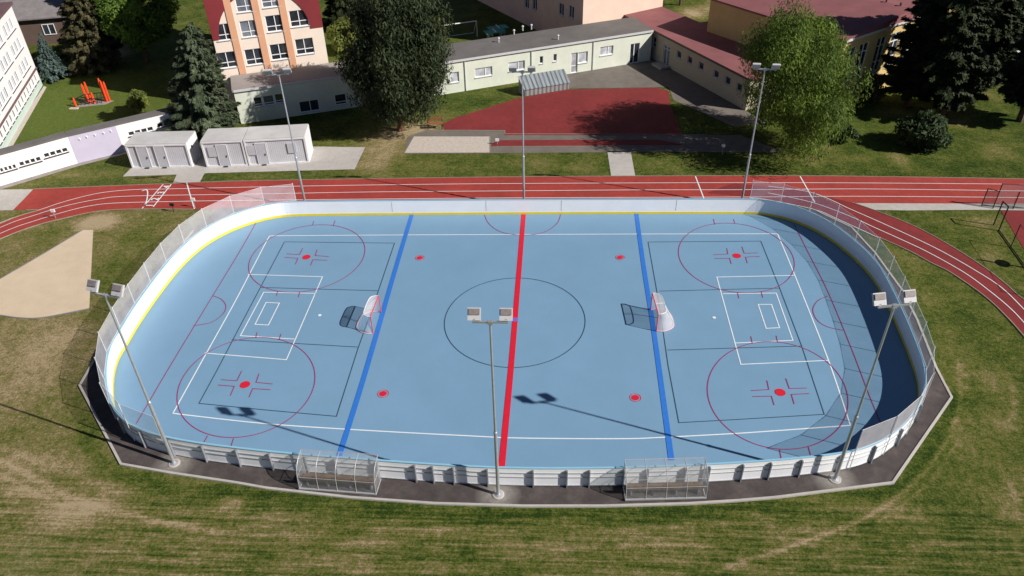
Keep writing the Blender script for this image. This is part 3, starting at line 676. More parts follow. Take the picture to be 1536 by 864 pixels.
# team shelters
def shelter(label):
    L, D, H = 3.1, .95, 2.0
    t = thing('team_shelter', label, 'team shelter', (0, 0, 0), 'clear team shelters behind the near boards')
    prof = [(-.02, .08), (.0, .35), (.02, .60), (.06, .83), (.14, 1.03), (.28, 1.18), (.48, 1.29), (.70, 1.34), (.88, 1.35)]
    prof = spline(prof, 3)
    m = LB(); n = len(prof)
    V = [(x, p[0], p[1]) for x in (-L/2, L/2) for p in prof]; m.add(V, [(i, n+i, n+i+1, i+1) for i in range(n-1)])
    m.obj('curved_panel', M['clear'], t, smooth=True)
    for x in (-L/2, L/2):
        m = LB(); V = [(x, p[0], p[1]) for p in prof]+[(x, .75, .7), (x, .75, .1)]; m.add(V, [tuple(range(len(V)))])
        m.obj('side_panel', M['clear_side'], t)
    for k in range(5):
        x = -L/2+L*k/4; m = LB(); m.tube([(x, p[0], p[1]) for p in prof], .014, 6)
        if k in (0, 4): m.tube([(x, .75, 0), (x, .75, 1.33)], .018, 6); m.tube([(x, 0, .05), (x, .75, .05)], .018, 6); m.tube([(x, .02, .7), (x, .75, .7)], .012, 6)
        m.obj('hoop', M['shelter_steel'], t)
    m = LB()
    m.box((0, -.02, .08), (L+.04, .06, .07)); m.tube([(-L/2, .88, 1.35), (L/2, .88, 1.35)], .014, 6); m.tube([(-L/2, .02, .70), (L/2, .02, .70)], .010, 6); m.tube([(-L/2, .75, .05), (L/2, .75, .05)], .012, 6)
    m.tube([(-L/2, .14, 1.03), (L/2, .14, 1.03)], .008, 6)
    m.obj('long_rails', M['shelter_steel'], t)
    b = thing('bench', None, None); b.parent = t
    m = LB(); m.box((0, .34, .38), (L-.2, .36, .04)); m.obj('seat', M['bench_seat'], b)
    m = LB(); m.box((0, .11, .60), (L-.2, .04, .22)); m.obj('backrest', M['bench_seat'], b)
    m = LB()
    for x in (-1.3, -.45, .45, 1.3): m.box((x, .34, .19), (.05, .28, .36))
    m.obj('bench_legs', M['dark_steel'], b)
    return t
s1 = shelter('clear polycarbonate team shelter on the near side, left of the red line')
a, b = axy(452, 735), axy(563, 743.5); s1.location = (*((a+b)/2), .04); s1.rotation_euler = (0, 0, math.atan2(*(b-a)[::-1]))
s2 = copy_tree(s1); s2['label'] = 'clear polycarbonate team shelter on the near side, right of the red line'
a, b = axy(940, 752), axy(1056, 749); s2.location = (*((a+b)/2), .04); s2.rotation_euler = (0, 0, math.atan2(*(b-a)[::-1]))

# ------------------------------------------------------------------ buildings
def unit(v): return v/np.linalg.norm(v)
def on_wall(u, v, A, B):
    """(distance along the wall, height) where the sight line meets the wall A-B"""
    t = unit(B-A); n = np.array([t[1], -t[0]])
    d = FW+(u-768)/F*RT+(432-v)/F*UP
    k = (n@(A-CAM[:2]))/(n@d[:2]); p = CAM+d*k
    return float((p[:2]-A)@t), float(p[2])
def wall(m, A, B, z0, z1, ops=(), dep=.14, mi=0):
    """vertical wall from A to B, seen from the right-hand side of travel, with rectangular openings cut and given reveals"""
    L = np.linalg.norm(B-A); t = unit(B-A); n = np.array([t[1], -t[0]])
    xs = sorted({0., L, *[min(max(o[0], 0), L) for o in ops], *[min(max(o[1], 0), L) for o in ops]}); zs = sorted({z0, z1, *[o[2] for o in ops], *[o[3] for o in ops]})
    pt = lambda s, z, d=0: (*(A+t*s-n*d), z)
    for a, b in zip(xs[:-1], xs[1:]):
        for c, d in zip(zs[:-1], zs[1:]):
            mx, mz = (a+b)/2, (c+d)/2
            if any(o[0] < mx < o[1] and o[2] < mz < o[3] for o in ops): continue
            m.add([pt(a, c), pt(b, c), pt(b, d), pt(a, d)], [(0, 1, 2, 3)], mi)
    for o in ops:
        a, b, c, d = o[:4]
        m.add([pt(a, c), pt(b, c), pt(b, d), pt(a, d), pt(a, c, dep), pt(b, c, dep), pt(b, d, dep), pt(a, d, dep)], [(0, 4, 5, 1), (1, 5, 6, 2), (2, 6, 7, 3), (3, 7, 4, 0)], mi)
def window(parent, A, B, o, cols=(.5,), rows=(), gl='glass', dep=.10, sill=True, name='window', fw=.05, frm='frame', ledge='fascia'):
    a, b, c, d = o[:4]; t = unit(B-A); n = np.array([t[1], -t[0]]); an = math.atan2(t[1], t[0])
    def bar(m, s0, s1, z0, z1, th=.05, off=0.):
        p = A+t*(s0+s1)/2-n*(dep-th/2+off); m.box((p[0], p[1], (z0+z1)/2), (s1-s0, th, z1-z0), an)
    m = MB(); bar(m, a, b, c, c+fw); bar(m, a, b, d-fw, d); bar(m, a, a+fw, c+fw, d-fw); bar(m, b-fw, b, c+fw, d-fw)
    for k in cols: s = a+(b-a)*k; bar(m, s-fw*.6, s+fw*.6, c+fw, d-fw, .045)
    for k in rows: z = c+(d-c)*k; bar(m, a+fw, b-fw, z-fw*.5, z+fw*.5, .04)
    f = m.obj(name, M[frm], parent, org=org_of(parent))
    m = MB(); p = A+t*(a+b)/2-n*(dep+.012); m.box((p[0], p[1], (c+d)/2), (b-a-.01, .02, d-c-.01), an); m.obj('pane', M[gl], f, org=org_of(parent))
    if sill:
        m = MB(); p = A+t*(a+b)/2+n*.03; m.box((p[0], p[1], c-.02), (b-a+.06, .09, .035), an); m.obj('sill', M[ledge], f, org=org_of(parent))
    return f
def org_of(p):
    o = np.zeros(3)
    while p is not None: o += np.array(p.location); p = p.parent
    return tuple(o)
def wpx(A, B, u, v, w_, h_):
    s, z = on_wall(u, v, A, B); return (s-w_/2, s+w_/2, z-h_/2, z+h_/2)

# --- low mint green building: wing + long block
Z1 = 2.55
P0, P1, P2 = axy(362, 186), axy(672, 141), axy(975, 91)
P1 = P1+np.array([-.1, .0])
bld = thing('low_green_building', 'long single storey mint green building with flat grey roof behind the red court', 'building', (P1[0], P1[1], 0))
opsA = []; winA = []
for u, v, w_, h_, cols, gl in [(382, 155, .0, 0, 0, 0)][0:0]+[(387, 153, .62, .75, (), 'glass'), (403, 150.5, .80, .78, (), 'glass_grey'), (419, 147.5, .66, .75, (), 'glass'), (464, 159, 1.5, .9, (.55,), 'glass'), (511, 149, .9, .85, (), 'glass')]:
    o = wpx(P0, P1, u, v, w_, h_); opsA.append(o); winA.append((o, cols, gl))
o = (on_wall(349, 163, P0, P1)[0]-.5, on_wall(349, 163, P0, P1)[0]+.4, 1., 1.5)
opsB = []; winB = []
for u, v, w_, h_, cols, gl in [(682, 116, .75, .85, (), 'glass_pale'), (725.5, 108, 1.5, .75, (.6,), 'glass_pale'), (775, 99, 1.45, .75, (.6,), 'glass_pale'), (812, 90, .32, .62, (), 'glass'), (832.5, 86.5, .32, .62, (), 'glass'),
                         (910, 76, 1.25, .75, (.62,), 'glass_pale')]:
    o = wpx(P1, P2, u, v, w_, h_); opsB.append(o); winB.append((o, cols, gl))
sd_, zd_ = on_wall(861, 104, P1, P2); dr = (sd_-.3, sd_+.32, 0.02, 1.75); dw = (sd_+.34, sd_+1.25, .78, 1.72); opsB += [dr, dw]
s2_, z2_ = on_wall(945, 90, P1, P2); dr2 = (s2_-.05, s2_+.85, .02, 1.75); opsB.append(dr2)
m = MB(); wall(m, P0, P1, 0, Z1, opsA); wall(m, P1, P2, 0, Z1, opsB)
tA = unit(P1-P0); nA = np.array([-tA[1], tA[0]]); tB = unit(P2-P1); nB = np.array([-tB[1], tB[0]])
DB1, DB2 = axy(672, 66, Z1+.2), axy(907, 31, Z1+.2)
depB = float(np.mean([(DB1-P1)@nB, (DB2-P1)@nB]))
depA = float(((axy(493, 95, Z1+.1)-P0)@nA+(axy(358, 113, Z1+.1)-P0)@nA)/2)
Q0, Qs = P0+nA*depA, P1+nA*depA
Q1, Q2 = P1+nB*depB, P2+nB*depB+tB*.2
for a, b in ((Q0, P0), (Q1, Q0+0*nA), (Q2, Q1), (P2, Q2)):
    m.add([(*a, 0), (*b, 0), (*b, Z1), (*a, Z1)], [(0, 1, 2, 3)])
m.obj('wall', M['mint'], bld)
m = MB(); m.prism([P0-nA*.12-tA*.1, P1-nA*.12, P1+nB*depB, P1+nA*depA-tA*2, Q0-tA*.1], Z1, Z1+.14); ro = m.obj('wing_roof', M['bitumen_light'], bld)
m = MB(); m.prism([P1-nB*.12, P2-nB*.12+tB*.05, Q2+nB*.1, Q1+nB*.1], Z1, Z1+.15); m.obj('roof', M['bitumen'], bld)
m = MB()
for a, b, n in ((P0, P1, nA), (P1, P2, nB)):
    a_, b_ = a-n*.135, b-n*.135; L = np.linalg.norm(b-a); c = (a_+b_)/2; m.box((c[0], c[1], Z1+.085), (L, .03, .18), math.atan2((b-a)[1], (b-a)[0]))
m.obj('fascia', M['fascia'], bld)
for o, c, g_ in winA: window(bld, P0, P1, o, c, (.25,) if not c else (), g_)
for o, c, g_ in winB: window(bld, P1, P2, o, c, (), g_, fw=.045)
d_ = window(bld, P1, P2, dr, (), (.35,), 'glass_pale', sill=False, name='door'); window(bld, P1, P2, dw, (), (), 'glass_pale')
window(bld, P1, P2, dr2, (.45,), (), 'glass', sill=False, name='door')
for u_, v_ in ((698, 120), (889, 90), (797, 100)):
    sp_ = on_wall(u_, v_, P1, P2)[0]; q = P1+tB*sp_-nB*.06; m = MB(); m.tube([(*q, .02), (*q, Z1)], .035, 6); m.obj('downpipe', M['fascia'], bld)
for u, v in ((837, 60), (748, 64), (784, 46), (797, 44), (480, 117), (771, 52)):
    p = at(u, v, Z1+.12); m = MB(); m.lathe([(.06, 0), (.06, .32), (.11, .34), (.11, .40), (.03, .46)], p, 10); m.obj('roof_vent', M['fascia'], bld)

# --- white annex: low wall-like wing with strip windows
ann = thing('low_white_annex', 'long low white annex wall with slot windows and lavender panel at the left', 'building', (*axy(117, 245), 0))
apts = [axy(-140, 318), axy(0, 279.5), axy(117, 245), axy(190, 227), axy(345, 188)]
ZA = 2.05
slots = {0: [(-33, 267, -8, 259)], 1: [(0, 257, 25, 249), (29, 247.5, 62, 238), (66, 235, 102, 224)], 2: [], 3: [(193, 203, 230, 192), (236, 190, 275, 179), (331, 166, 344, 163)]}
m = MB(); mr = MB(); mf = MB(); wins = []
for i in range(4):
    A, B = apts[i], apts[i+1]; ops = []
    for (u, v, u2, v2) in slots[i]:
        s, z = on_wall(u, v, A, B); s2, z2 = on_wall(u2, v2, A, B); st = (s2-s)/4
        for k in range(4): ops.append((s+k*st+.02, s+(k+1)*st-.05, (z+z2)/2-.13, (z+z2)/2+.17))
    wall(m, A, B, 0, ZA, ops); wins.append((A, B, ops))
    t = unit(B-A); n = np.array([-t[1], t[0]])
    m.add([(*(B+n*.75), 0), (*(A+n*.75), 0), (*(A+n*.75), ZA), (*(B+n*.75), ZA)], [(0, 1, 2, 3)])
    mr.add([(*(A-n*.06), ZA), (*(B-n*.06), ZA), (*(B+n*.8), ZA), (*(A+n*.8), ZA)]+[(*(A-n*.06), ZA+.09), (*(B-n*.06), ZA+.09), (*(B+n*.8), ZA+.09), (*(A+n*.8), ZA+.09)], [(4, 5, 6, 7), (0, 1, 5, 4), (2, 3, 7, 6)])
m.add([(*apts[-1], 0), (*(apts[-1]+n*.75), 0), (*(apts[-1]+n*.75), ZA), (*apts[-1], ZA)], [(0, 1, 2, 3)])
m.obj('wall', M['annex_white'], ann); mr.obj('roof', M['bitumen'], ann)
for A, B, ops in wins:
    for j in range(0, len(ops), 4):
        g4 = ops[j:j+4]; f = None
        for o in g4: f = window(ann, A, B, o, (), (), 'glass', sill=False, fw=.025, name='slot_window')
        t = unit(B-A); n = np.array([t[1], -t[0]]); s0, s1 = g4[0][0], g4[-1][1]; p = A+t*(s0+s1)/2+n*.04
        mm = MB(); mm.box((p[0], p[1], g4[0][2]-.03), (s1-s0+.15, .1, .04), math.atan2(t[1], t[0])); mm.obj('sill', M['dark_fascia'], ann)
m = MB()
s0 = on_wall(108, 218, apts[1], apts[2])[0]; L1 = np.linalg.norm(apts[2]-apts[1]); t = unit(apts[2]-apts[1]); n = np.array([t[1], -t[0]])
m.add([(*(apts[1]+t*s0+n*.012), .01), (*(apts[2]+n*.012), .01), (*(apts[2]+n*.012), ZA-.01), (*(apts[1]+t*s0+n*.012), ZA-.01)], [(0, 1, 2, 3)])
t = unit(apts[3]-apts[2]); n = np.array([t[1], -t[0]]); e = apts[3]-t*.15
m.add([(*(apts[2]+n*.012), .01), (*(e+n*.012), .01), (*(e+n*.012), ZA-.01), (*(apts[2]+n*.012), ZA-.01)], [(0, 1, 2, 3)])
m.obj('lavender_panel', M['lavender'], ann)
for u, v in ((119, 208), (130, 205), (142, 202), (155, 199), (166, 196)):
    s, z = on_wall(u, v, apts[2], apts[3]); p = apts[2]+t*s+n*.05; mm = MB(); mm.box((p[0], p[1], z), (.10, .08, .10)); mm.obj('wall_lamp', M['frame'], ann)
tag(None or flat('annex_footing_pavement', [[(-140, 326), (0, 285), (117, 249.5), (190, 230.5), (190, 227), (117, 245), (0, 279), (-140, 318)]], .012, M['rubber']), 'narrow grey gravel strip along the white annex')

# --- orange school block with maroon arched gable
A, B = axy(334, 117, Z1), axy(493, 95, Z1)
OB = thing('orange_school_block', 'tall peach and orange school block with dark red arched gable', 'building', (A[0], A[1], 0))
HO = 11.5; t = unit(B-A); n = np.array([t[1], -t[0]]); LO = np.linalg.norm(B-A)
ops = []; wl = []
for row in [[(340.5, 90, 'glass'), (382, 85, 'glass'), (419.5, 77.5, 'glass'), (457, 69.5, 'glass')], [(337.5, 48, 'glass'), (375, 43, 'glass_grey'), (413, 35, 'glass'), (448.5, 27.5, 'glass')],
            [(368, 5, 'glass_grey'), (406, -2, 'glass_grey')], [(362, -38, 'glass'), (398, -46, 'glass')]]:
    for (u, v, g_) in row:
        o = wpx(A, B, u, v, 1.38, 1.22); ops.append(o); wl.append((o, g_))
m = MB(); wall(m, A, B, 0, HO, ops)
C_, D_ = B-n*12, A-n*12
for a, b in ((B, C_), (C_, D_), (D_, A)): m.add([(*a, 0), (*b, 0), (*b, HO), (*a, HO)], [(0, 1, 2, 3)])
m.obj('wall', M['cream'], OB)
m = MB(); m.prism([A+n*.2-t*.2, B+n*.2+t*.2, C_-n*.2+t*.2, D_-n*.2-t*.2], HO, HO+.3); m.obj('roof', M['maroon_clad'], OB)
# orange pilasters, cut round nothing: they run between the window columns
for (u, v) in ((362.5, 100), (401, 95), (438.5, 88)):
    s, z = on_wall(u, v, A, B); m = MB(); c = A+t*s+n*.035; m.box((c[0], c[1], HO/2), (.50, .07, HO-.1), math.atan2(t[1], t[0])); m.obj('pilaster', M['orange'], OB)
# peach arch field and red cladding outside the arch
sc_, zc_ = LO*.50, on_wall(330, 66, A, B)[1]
s_l, z_l = on_wall(328, 66, A, B); s_r, z_r = on_wall(465, 36, A, B)
zb = (z_l+z_r)/2
m = MB(); arc = []
sL, sR = on_wall(325, 40, A, B)[0], on_wall(463, 25, A, B)[0]
cs, rr = (sL+sR)/2, (sR-sL)/2
for k in range(25):
    a = math.pi*k/24; arc.append((cs-rr*math.cos(a), zb+rr*.95*math.sin(a)*1.0))
def clad(pts):
    m.add([(*(A+t*s+n*.06), z) for s, z in pts]+[(*(A+t*s-n*.0), z) for s, z in pts], [tuple(range(len(pts)))]+[(i, (i+1) % len(pts), len(pts)+(i+1) % len(pts), len(pts)+i) for i in range(len(pts))])
clad([(-.02, zb), (sL, zb)]+arc[1:13]+[(cs, HO), (-.02, HO)])
clad([(sR, zb), (LO+.02, zb), (LO+.02, HO), (cs, HO)]+arc[12:-1])
m.obj('gable_cladding', M['maroon_clad'], OB)
for a, b in ((B, C_), (D_, A)):
    m = MB(); tt = unit(b-a); nn = np.array([tt[1], -tt[0]]); m.add([(*(a+nn*.03), zb), (*(b+nn*.03), zb), (*(b+nn*.03), HO), (*(a+nn*.03), HO)], [(0, 1, 2, 3)]); m.obj('side_cladding', M['maroon_clad'], OB)
for o, g_ in wl: window(OB, A, B, o, (.5,), (.33,), g_)

# --- big white school block at the left edge
A, B = axy(10, 222), axy(64, 128)          # facade seen from the right: travels away from the camera
t = unit(B-A); A = A-t*9; LB_ = np.linalg.norm(B-A); n = np.array([t[1], -t[0]]); HBg = 6.75
big = thing('white_school_block', 'four storey white school block with window bands at the left edge', 'building', (B[0], B[1], 0))
ops = []; wl = []
for zz in (2.1, 3.65, 5.2):
    s = LB_-1.1
    while s > 2:
        for dx in (0, .95, 1.9):
            o = (s-dx-.82, s-dx, zz, zz+.92); ops.append(o); wl.append(o)
        s -= 3.4
s = LB_-.6
while s > 1: o = (s-.55, s, .65, 1.3); ops.append(o); wl.append(o); s -= .95
m = MB(); wall(m, A, B, 0, HBg, ops, mi=0)
C_, D_ = B-n*12, A-n*12
for a, b in ((B, C_), (C_, D_), (D_, A)): m.add([(*a, 0), (*b, 0), (*b, HBg), (*a, HBg)], [(0, 1, 2, 3)])
m.obj('wall', M['annex_white'], big)
m = MB(); m.prism([A+n*.15, B+n*.15+t*.15, C_+t*.15, D_], HBg, HBg+.2); m.obj('roof', M['brown_roof'], big)
m = MB(); m.add([(*(A+n*.015), .02), (*(B+n*.015), .02), (*(B+n*.015), .6), (*(A+n*.015), .6)], [(0, 1, 2, 3)]); m.obj('plinth', M['mint_low'], big)
m = MB(); c = (A+B)/2+n*.06; m.box((c[0], c[1], 1.55), (LB_, .12, .10), math.atan2(t[1], t[0])); m.obj('canopy_band', M['brown_roof'], big)
for o in wl: window(big, A, B, o, (.5,) if o[2] > 1 else (), (), 'glass_grey' if o[2] > 1 else 'glass', ledge='dark_fascia')
for u in (0, 1):
    pass
flat('gravel_path', [[(66, 129), (70, 131), (12, 232), (-30, 300), (-50, 300), (4, 222)]], .012, M['pit_sand'], label='pale gravel strip along the foot of the white school block')

# --- maroon roofed low building
A, B = axy(977, 87), axy(1118, 166)
t = unit(B-A); A0 = A-t*((A-axy(900, 9, 2.55))@t); LM = np.linalg.norm(B-A0); n = np.array([t[1], -t[0]]); ZM = 2.45
mr_ = thing('low_maroon_roofed_building', 'single storey tan building with maroon flat roof and small windows facing the yard', 'building', (B[0], B[1], 0))
ops = []; wl = []
for u, v in ((1018.5, 82), (1034.5, 90), (1051.5, 99), (1074, 111), (1091.5, 121), (1109, 131)):
    o = wpx(A0, B, u, v, .62, .62); ops.append(o); wl.append(o)
o1 = wpx(A0, B, 981.5, 63, .5, .85); ops.append(o1)
sdr = on_wall(999.5, 82, A0, B)[0]; od = (sdr-.45, sdr+.45, .05, 1.75); ops.append(od)
m = MB(); wall(m, A0, B, 0, ZM, ops)
DM = 11.5
C_, D_ = B-n*DM, A0-n*DM
Cs = B-n*DM
_re = [axy(969, 0, 2.7), axy(1041, 31, 2.7)]; wback = float(np.mean([(q-A0)@(-n) for q in _re]))
RP = [B-n*DM+t*.0, axy(1062, 34, 2.7)-n*4, axy(1050, 32, 2.7), A0-n*wback]
ring = [B]+RP+[A0]
for a, b in zip(ring[:-1], ring[1:]): m.add([(*a, 0), (*b, 0), (*b, ZM), (*a, ZM)], [(0, 1, 2, 3)])
m.obj('wall', M['tan_wall'], mr_)
re = [axy(969, 0, 2.7), axy(1041, 31, 2.7), axy(1062, 34, 2.7)]
wback = float(np.mean([(re[0]-A0)@(-n), (re[1]-A0)@(-n)]))
m = MB(); m.prism([A0+n*.25-t*.1, B+n*.25+t*.2, B-n*DM+t*.2, A0-n*DM-t*.1][0:2]+[B-n*DM+t*.2, axy(1062, 34, 2.7)-n*4, axy(1050, 32, 2.7), A0-n*wback-t*.1], ZM, ZM+.16); m.obj('roof', M['maroon'], mr_)
m = MB(); c = (A0+B)/2+n*.27; m.box((c[0], c[1], ZM+.06), (LM, .05, .12), math.atan2(t[1], t[0])); m.obj('gutter', M['dark_fascia'], mr_)
for o in wl: window(mr_, A0, B, o, (), (), 'glass', fw=.04)
window(mr_, A0, B, o1, (), (.4,), 'glass', fw=.04); window(mr_, A0, B, od, (.5,), (.8,), 'glass_grey', sill=False, name='door', fw=.05)
m = MB(); c = A0+t*sdr+n*.5; m.box((c[0], c[1], .1), (1.4, .9, .2), math.atan2(t[1], t[0])); m.obj('step', M['concrete'], mr_)
tM, nM = t, n

# --- sports hall with high maroon roof
ZH = 5.3
H0 = axy(1060, 47, 2.6)
H1 = axy(1268, 61, ZH); t = unit(H1-H0); n = np.array([t[1], -t[0]])
hall = thing('sports_hall', 'tall sports hall with wide maroon roof and ochre walls behind the birch tree', 'building', (H1[0], H1[1], 0))
E1 = axy(1345, 49, ZH); t2 = unit(E1-H1); t2 = unit(np.array([-t[1], t[0]])+0*t2)
E1 = H1+t2*15; E0 = H0+t2*15
n2 = np.array([t2[1], -t2[0]])
ops = []; wl = []
for (u, v) in ((1293, 84), (1318, 80), (1274, 90)):
    s, z = on_wall(u, v, H1, E1)
    ops.append((s-.55, s+.55, 1.9, 4.6)); wl.append(ops[-1])
for k in range(3):
    s = wl[1][1]+1.2+k*1.9; ops.append((s-.55, s+.55, 1.9, 4.6)); wl.append(ops[-1])
m = MB(); wall(m, H1, E1, 0, ZH, ops); wall(m, H0, H1, 0, ZH)
for a, b in ((E1, E0), (E0, H0)): m.add([(*a, 0), (*b, 0), (*b, ZH), (*a, ZH)], [(0, 1, 2, 3)])
m.obj('wall', M['ochre'], hall)
m = MB(); P4 = [H0+n*.25-t*.25, H1+n*.25+n2*.25, E1+n2*.25+t2*.2, E0-t*.25]
rid0, rid1 = (P4[0]+P4[3])/2, (P4[1]+P4[2])/2
V = [(*p, ZH) for p in P4]+[(*p, ZH+.14) for p in P4]+[(*rid0, ZH+.9), (*rid1, ZH+.9)]
m.add(V, [(3, 2, 1, 0), (0, 1, 5, 4), (2, 3, 7, 6), (4, 5, 9, 8), (9, 6, 7, 8), (1, 2, 6, 9, 5), (3, 0, 4, 8, 7)]); hr = m.obj('roof', M['maroon'], hall)
m = MB(); c = (P4[1]+P4[2])/2+n2*.03; m.box((c[0], c[1], ZH+.06), (np.linalg.norm(P4[2]-P4[1]), .06, .16), math.atan2(t2[1], t2[0])); m.obj('gutter', M['fascia'], hall)
for k in range(9):
    p = rid0+(rid1-rid0)*(.2+.09*k)+n*(.0); m = MB(); m.lathe([(.07, -.05), (.07, .2), (.12, .22), (.02, .28)], (p[0], p[1], ZH+.88), 8); m.obj('vent', M['dark_fascia'], hr)
for o in wl: window(hall, H1, E1, o, (.5,), (.3, .75), 'glass', fw=.06)

# --- tall block in the back with the lit end
Cn = axy(874, 36, 2.6)
tl_ = unit(np.array([.55, -.84])); nl = np.array([tl_[1], -tl_[0]])
bk = thing('pink_back_block', 'tall pinkish block behind the grey roof, one side in deep shade', 'building', (Cn[0], Cn[1], 0))
A = Cn-tl_*20; ops = []; wl = []
for (u, v) in ((842, 14), (857, 18), (790, 4), (802, 6)):
    o = wpx(A, Cn, u, v, .8, 1.1); ops.append(o); wl.append(o)
m = MB(); HK = 10.; wall(m, A, Cn, 0, HK, ops)
tk = np.array([-tl_[1], tl_[0]]); E_ = Cn+tk*9; Fk = A+tk*9
for a, b in ((Cn, E_), (E_, Fk), (Fk, A)): m.add([(*a, 0), (*b, 0), (*b, HK), (*a, HK)], [(0, 1, 2, 3)])
m.obj('wall', M['pinkish'], bk); m = MB(); m.prism([A, Cn, E_, Fk], HK, HK+.3); m.obj('roof', M['bitumen'], bk)
for o in wl: window(bk, A, Cn, o, (.5,), (), 'glass')

# --- house with grey roof behind the blue spruce
def gable_house(name, label, c, L, Wd, hz, rh, rz, wm, rm, overhang=.4):
    th_ = thing(name, label, 'building', (c[0], c[1], 0)); ca, sa = math.cos(rz), math.sin(rz)
    g_ = lambda x, y: np.array([c[0]+x*ca-y*sa, c[1]+x*sa+y*ca])
    P4 = [g_(-L/2, -Wd/2), g_(L/2, -Wd/2), g_(L/2, Wd/2), g_(-L/2, Wd/2)]
    m = MB(); V = [(*p, 0) for p in P4]+[(*p, hz) for p in P4]+[(*g_(-L/2, 0), hz+rh), (*g_(L/2, 0), hz+rh)]
    m.add(V, [(0, 1, 5, 4), (2, 3, 7, 6), (1, 2, 6, 9, 5), (3, 0, 4, 8, 7)]); m.obj('wall', wm, th_)
    o = overhang; m = MB(); k = rh/(Wd/2)
    for s in (-1, 1):
        a, b, c_, d = g_(-L/2-o, s*(Wd/2+o)), g_(L/2+o, s*(Wd/2+o)), g_(L/2+o, 0), g_(-L/2-o, 0)
        z = hz-k*o+.03; V = [(*a, z), (*b, z), (*c_, hz+rh+.03), (*d, hz+rh+.03), (*a, z+.12), (*b, z+.12), (*c_, hz+rh+.15), (*d, hz+rh+.15)]
        m.add(V, [(0, 1, 2, 3), (4, 7, 6, 5), (0, 4, 5, 1), (1, 5, 6, 2), (3, 7, 4, 0)])
    m.obj('roof', rm, th_)
    m = MB(); q = g_(-L/4, Wd/2*.3); m.box((*q, hz+rh+.2), (.5, .5, 1.2), rz); m.obj('chimney', M['tan_wall'], th_)
    return th_, g_
c = axy(66, 32, 2.)
gh, g_ = gable_house('grey_roofed_house', 'low house with dark wall and grey tiled roof behind the blue spruce', c+np.array([-2, 3]), 13, 8, 2.6, 1.6, R(15), M['house_wall'], M['house_roof'])
for k in range(4):
    a_, b_ = g_(-6.5, -4.0), g_(6.5, -4.0); window(gh, a_, b_, (1.5+k*3, 2.6+k*3, .9, 1.9), (.5,), (), 'glass', dep=-.03, sill=False)
c = axy(1462, 14, 1.)
yh, g_ = gable_house('yellow_house', 'bright yellow house between dark conifers at the upper right', c+np.array([1.5, 9]), 5, 7, 6, 2., R(20), M['ochre'], M['house_roof'])
for k in range(2):
    a_, b_ = g_(-2.5, -3.5), g_(2.5, -3.5); window(yh, a_, b_, (.8+k*2.2, 1.8+k*2.2, 2.5, 3.8), (.5,), (), 'glass', dep=-.03, sill=False)

# --- containers
def container(label, fl_, fr_, h, depth, doors, wins_=(), group='white storage containers on the slab'):
    a, b = axy(*fl_), axy(*fr_); t = unit(b-a); n = np.array([-t[1], t[0]]); L = np.linalg.norm(b-a); an = math.atan2(t[1], t[0])
    T = thing('storage_container', label, 'container', (*(a+t*L/2), .012), group)
    P4 = [a, b, b+n*depth, a+n*depth]
    m = MB(); e = .03
    m.prism([a+t*e+n*e, b-t*e+n*e, b-t*e+n*(depth-e), a+t*e+n*(depth-e)], .05, h-.02); m.obj('ribbed_wall', M['cont_side'], T)
    m = MB(); m.add([(*(b-t*.02+n*.05), .06), (*(b-t*.02+n*(depth-.05)), .06), (*(b-t*.02+n*(depth-.05)), h-.05), (*(b-t*.02+n*.05), h-.05)], [(0, 1, 2, 3)]); m.obj('end_wall', M['cont_white'], T)
    m = MB(); m.prism(P4, h-.02, h+.05); m.obj('roof', M['cont_roof'], T)
    m = MB()
    for p in P4: c = p+(sum(P4)/4-p)/np.linalg.norm(sum(P4)/4-p)*.05; m.box((c[0], c[1], h/2), (.11, .11, h-.03), an)
    for p, q in ((P4[0], P4[1]), (P4[1], P4[2])):
        c = (p+q)/2; m.box((c[0], c[1], .06), (np.linalg.norm(q-p)-.1, .07, .1), math.atan2((q-p)[1], (q-p)[0])); m.box((c[0], c[1], h-.07), (np.linalg.norm(q-p)-.1, .07, .1), math.atan2((q-p)[1], (q-p)[0]))
    m.obj('corner_frame', M['cont_white'], T)
    for s in doors:
        c = a+t*s-n*.012; m = MB(); m.box((c[0], c[1], .1+.76), (.62, .06, 1.5), an); d = m.obj('door', M['door_grey'], T)
        m = MB()
        for q in (-.35, .35): c2 = a+t*(s+q)-n*.03; m.box((c2[0], c2[1], .86), (.05, .05, 1.56), an)
        c2 = a+t*s-n*.03; m.box((c2[0], c2[1], 1.64), (.75, .05, .05), an); m.obj('door_frame', M['cont_white'], d)
        m = MB(); c2 = a+t*(s+.22)-n*.06; m.box((c2[0], c2[1], .8), (.04, .05, .14), an); m.obj('handle', M['black'], d)
        m = MB(); c2 = a+t*s-n*.1; m.box((c2[0], c2[1], .05), (.3, .12, .04), an); m.obj('doorstep', M['black'], d)
    for s in wins_:
        c = a+t*s-n*.012; m = MB(); m.box((c[0], c[1], 1.15), (.56, .05, .72), an); m.obj('shutter', M['door_grey'], T)
    return T, a, t, n, L
T1, a1, t1_, n1_, L1_ = container('small white container with two doors, leftmost on the slab', (199, 252.5), (289, 250.5), 1.75, 1.95, [1.05, 2.25])
c = a1+t1_*L1_+n1_*.75; m = MB(); m.tube([(*c, 1.2), (*(c+t1_*.03), 1.2)], .09, 10); m.obj('vent', M['black'], T1)
T2, a2, t2_, n2_, L2 = container('white container with door and shutter, middle one of the three', (311, 251), (372, 248.5), 1.9, 2.0, [1.3], [.62])
T3, a3, t3, n3, L3 = container('longer white container with blank white end, rightmost of the three', (374, 248.5), (464, 243.5), 1.9, 2.05, [1.05], [.4, 3.1])

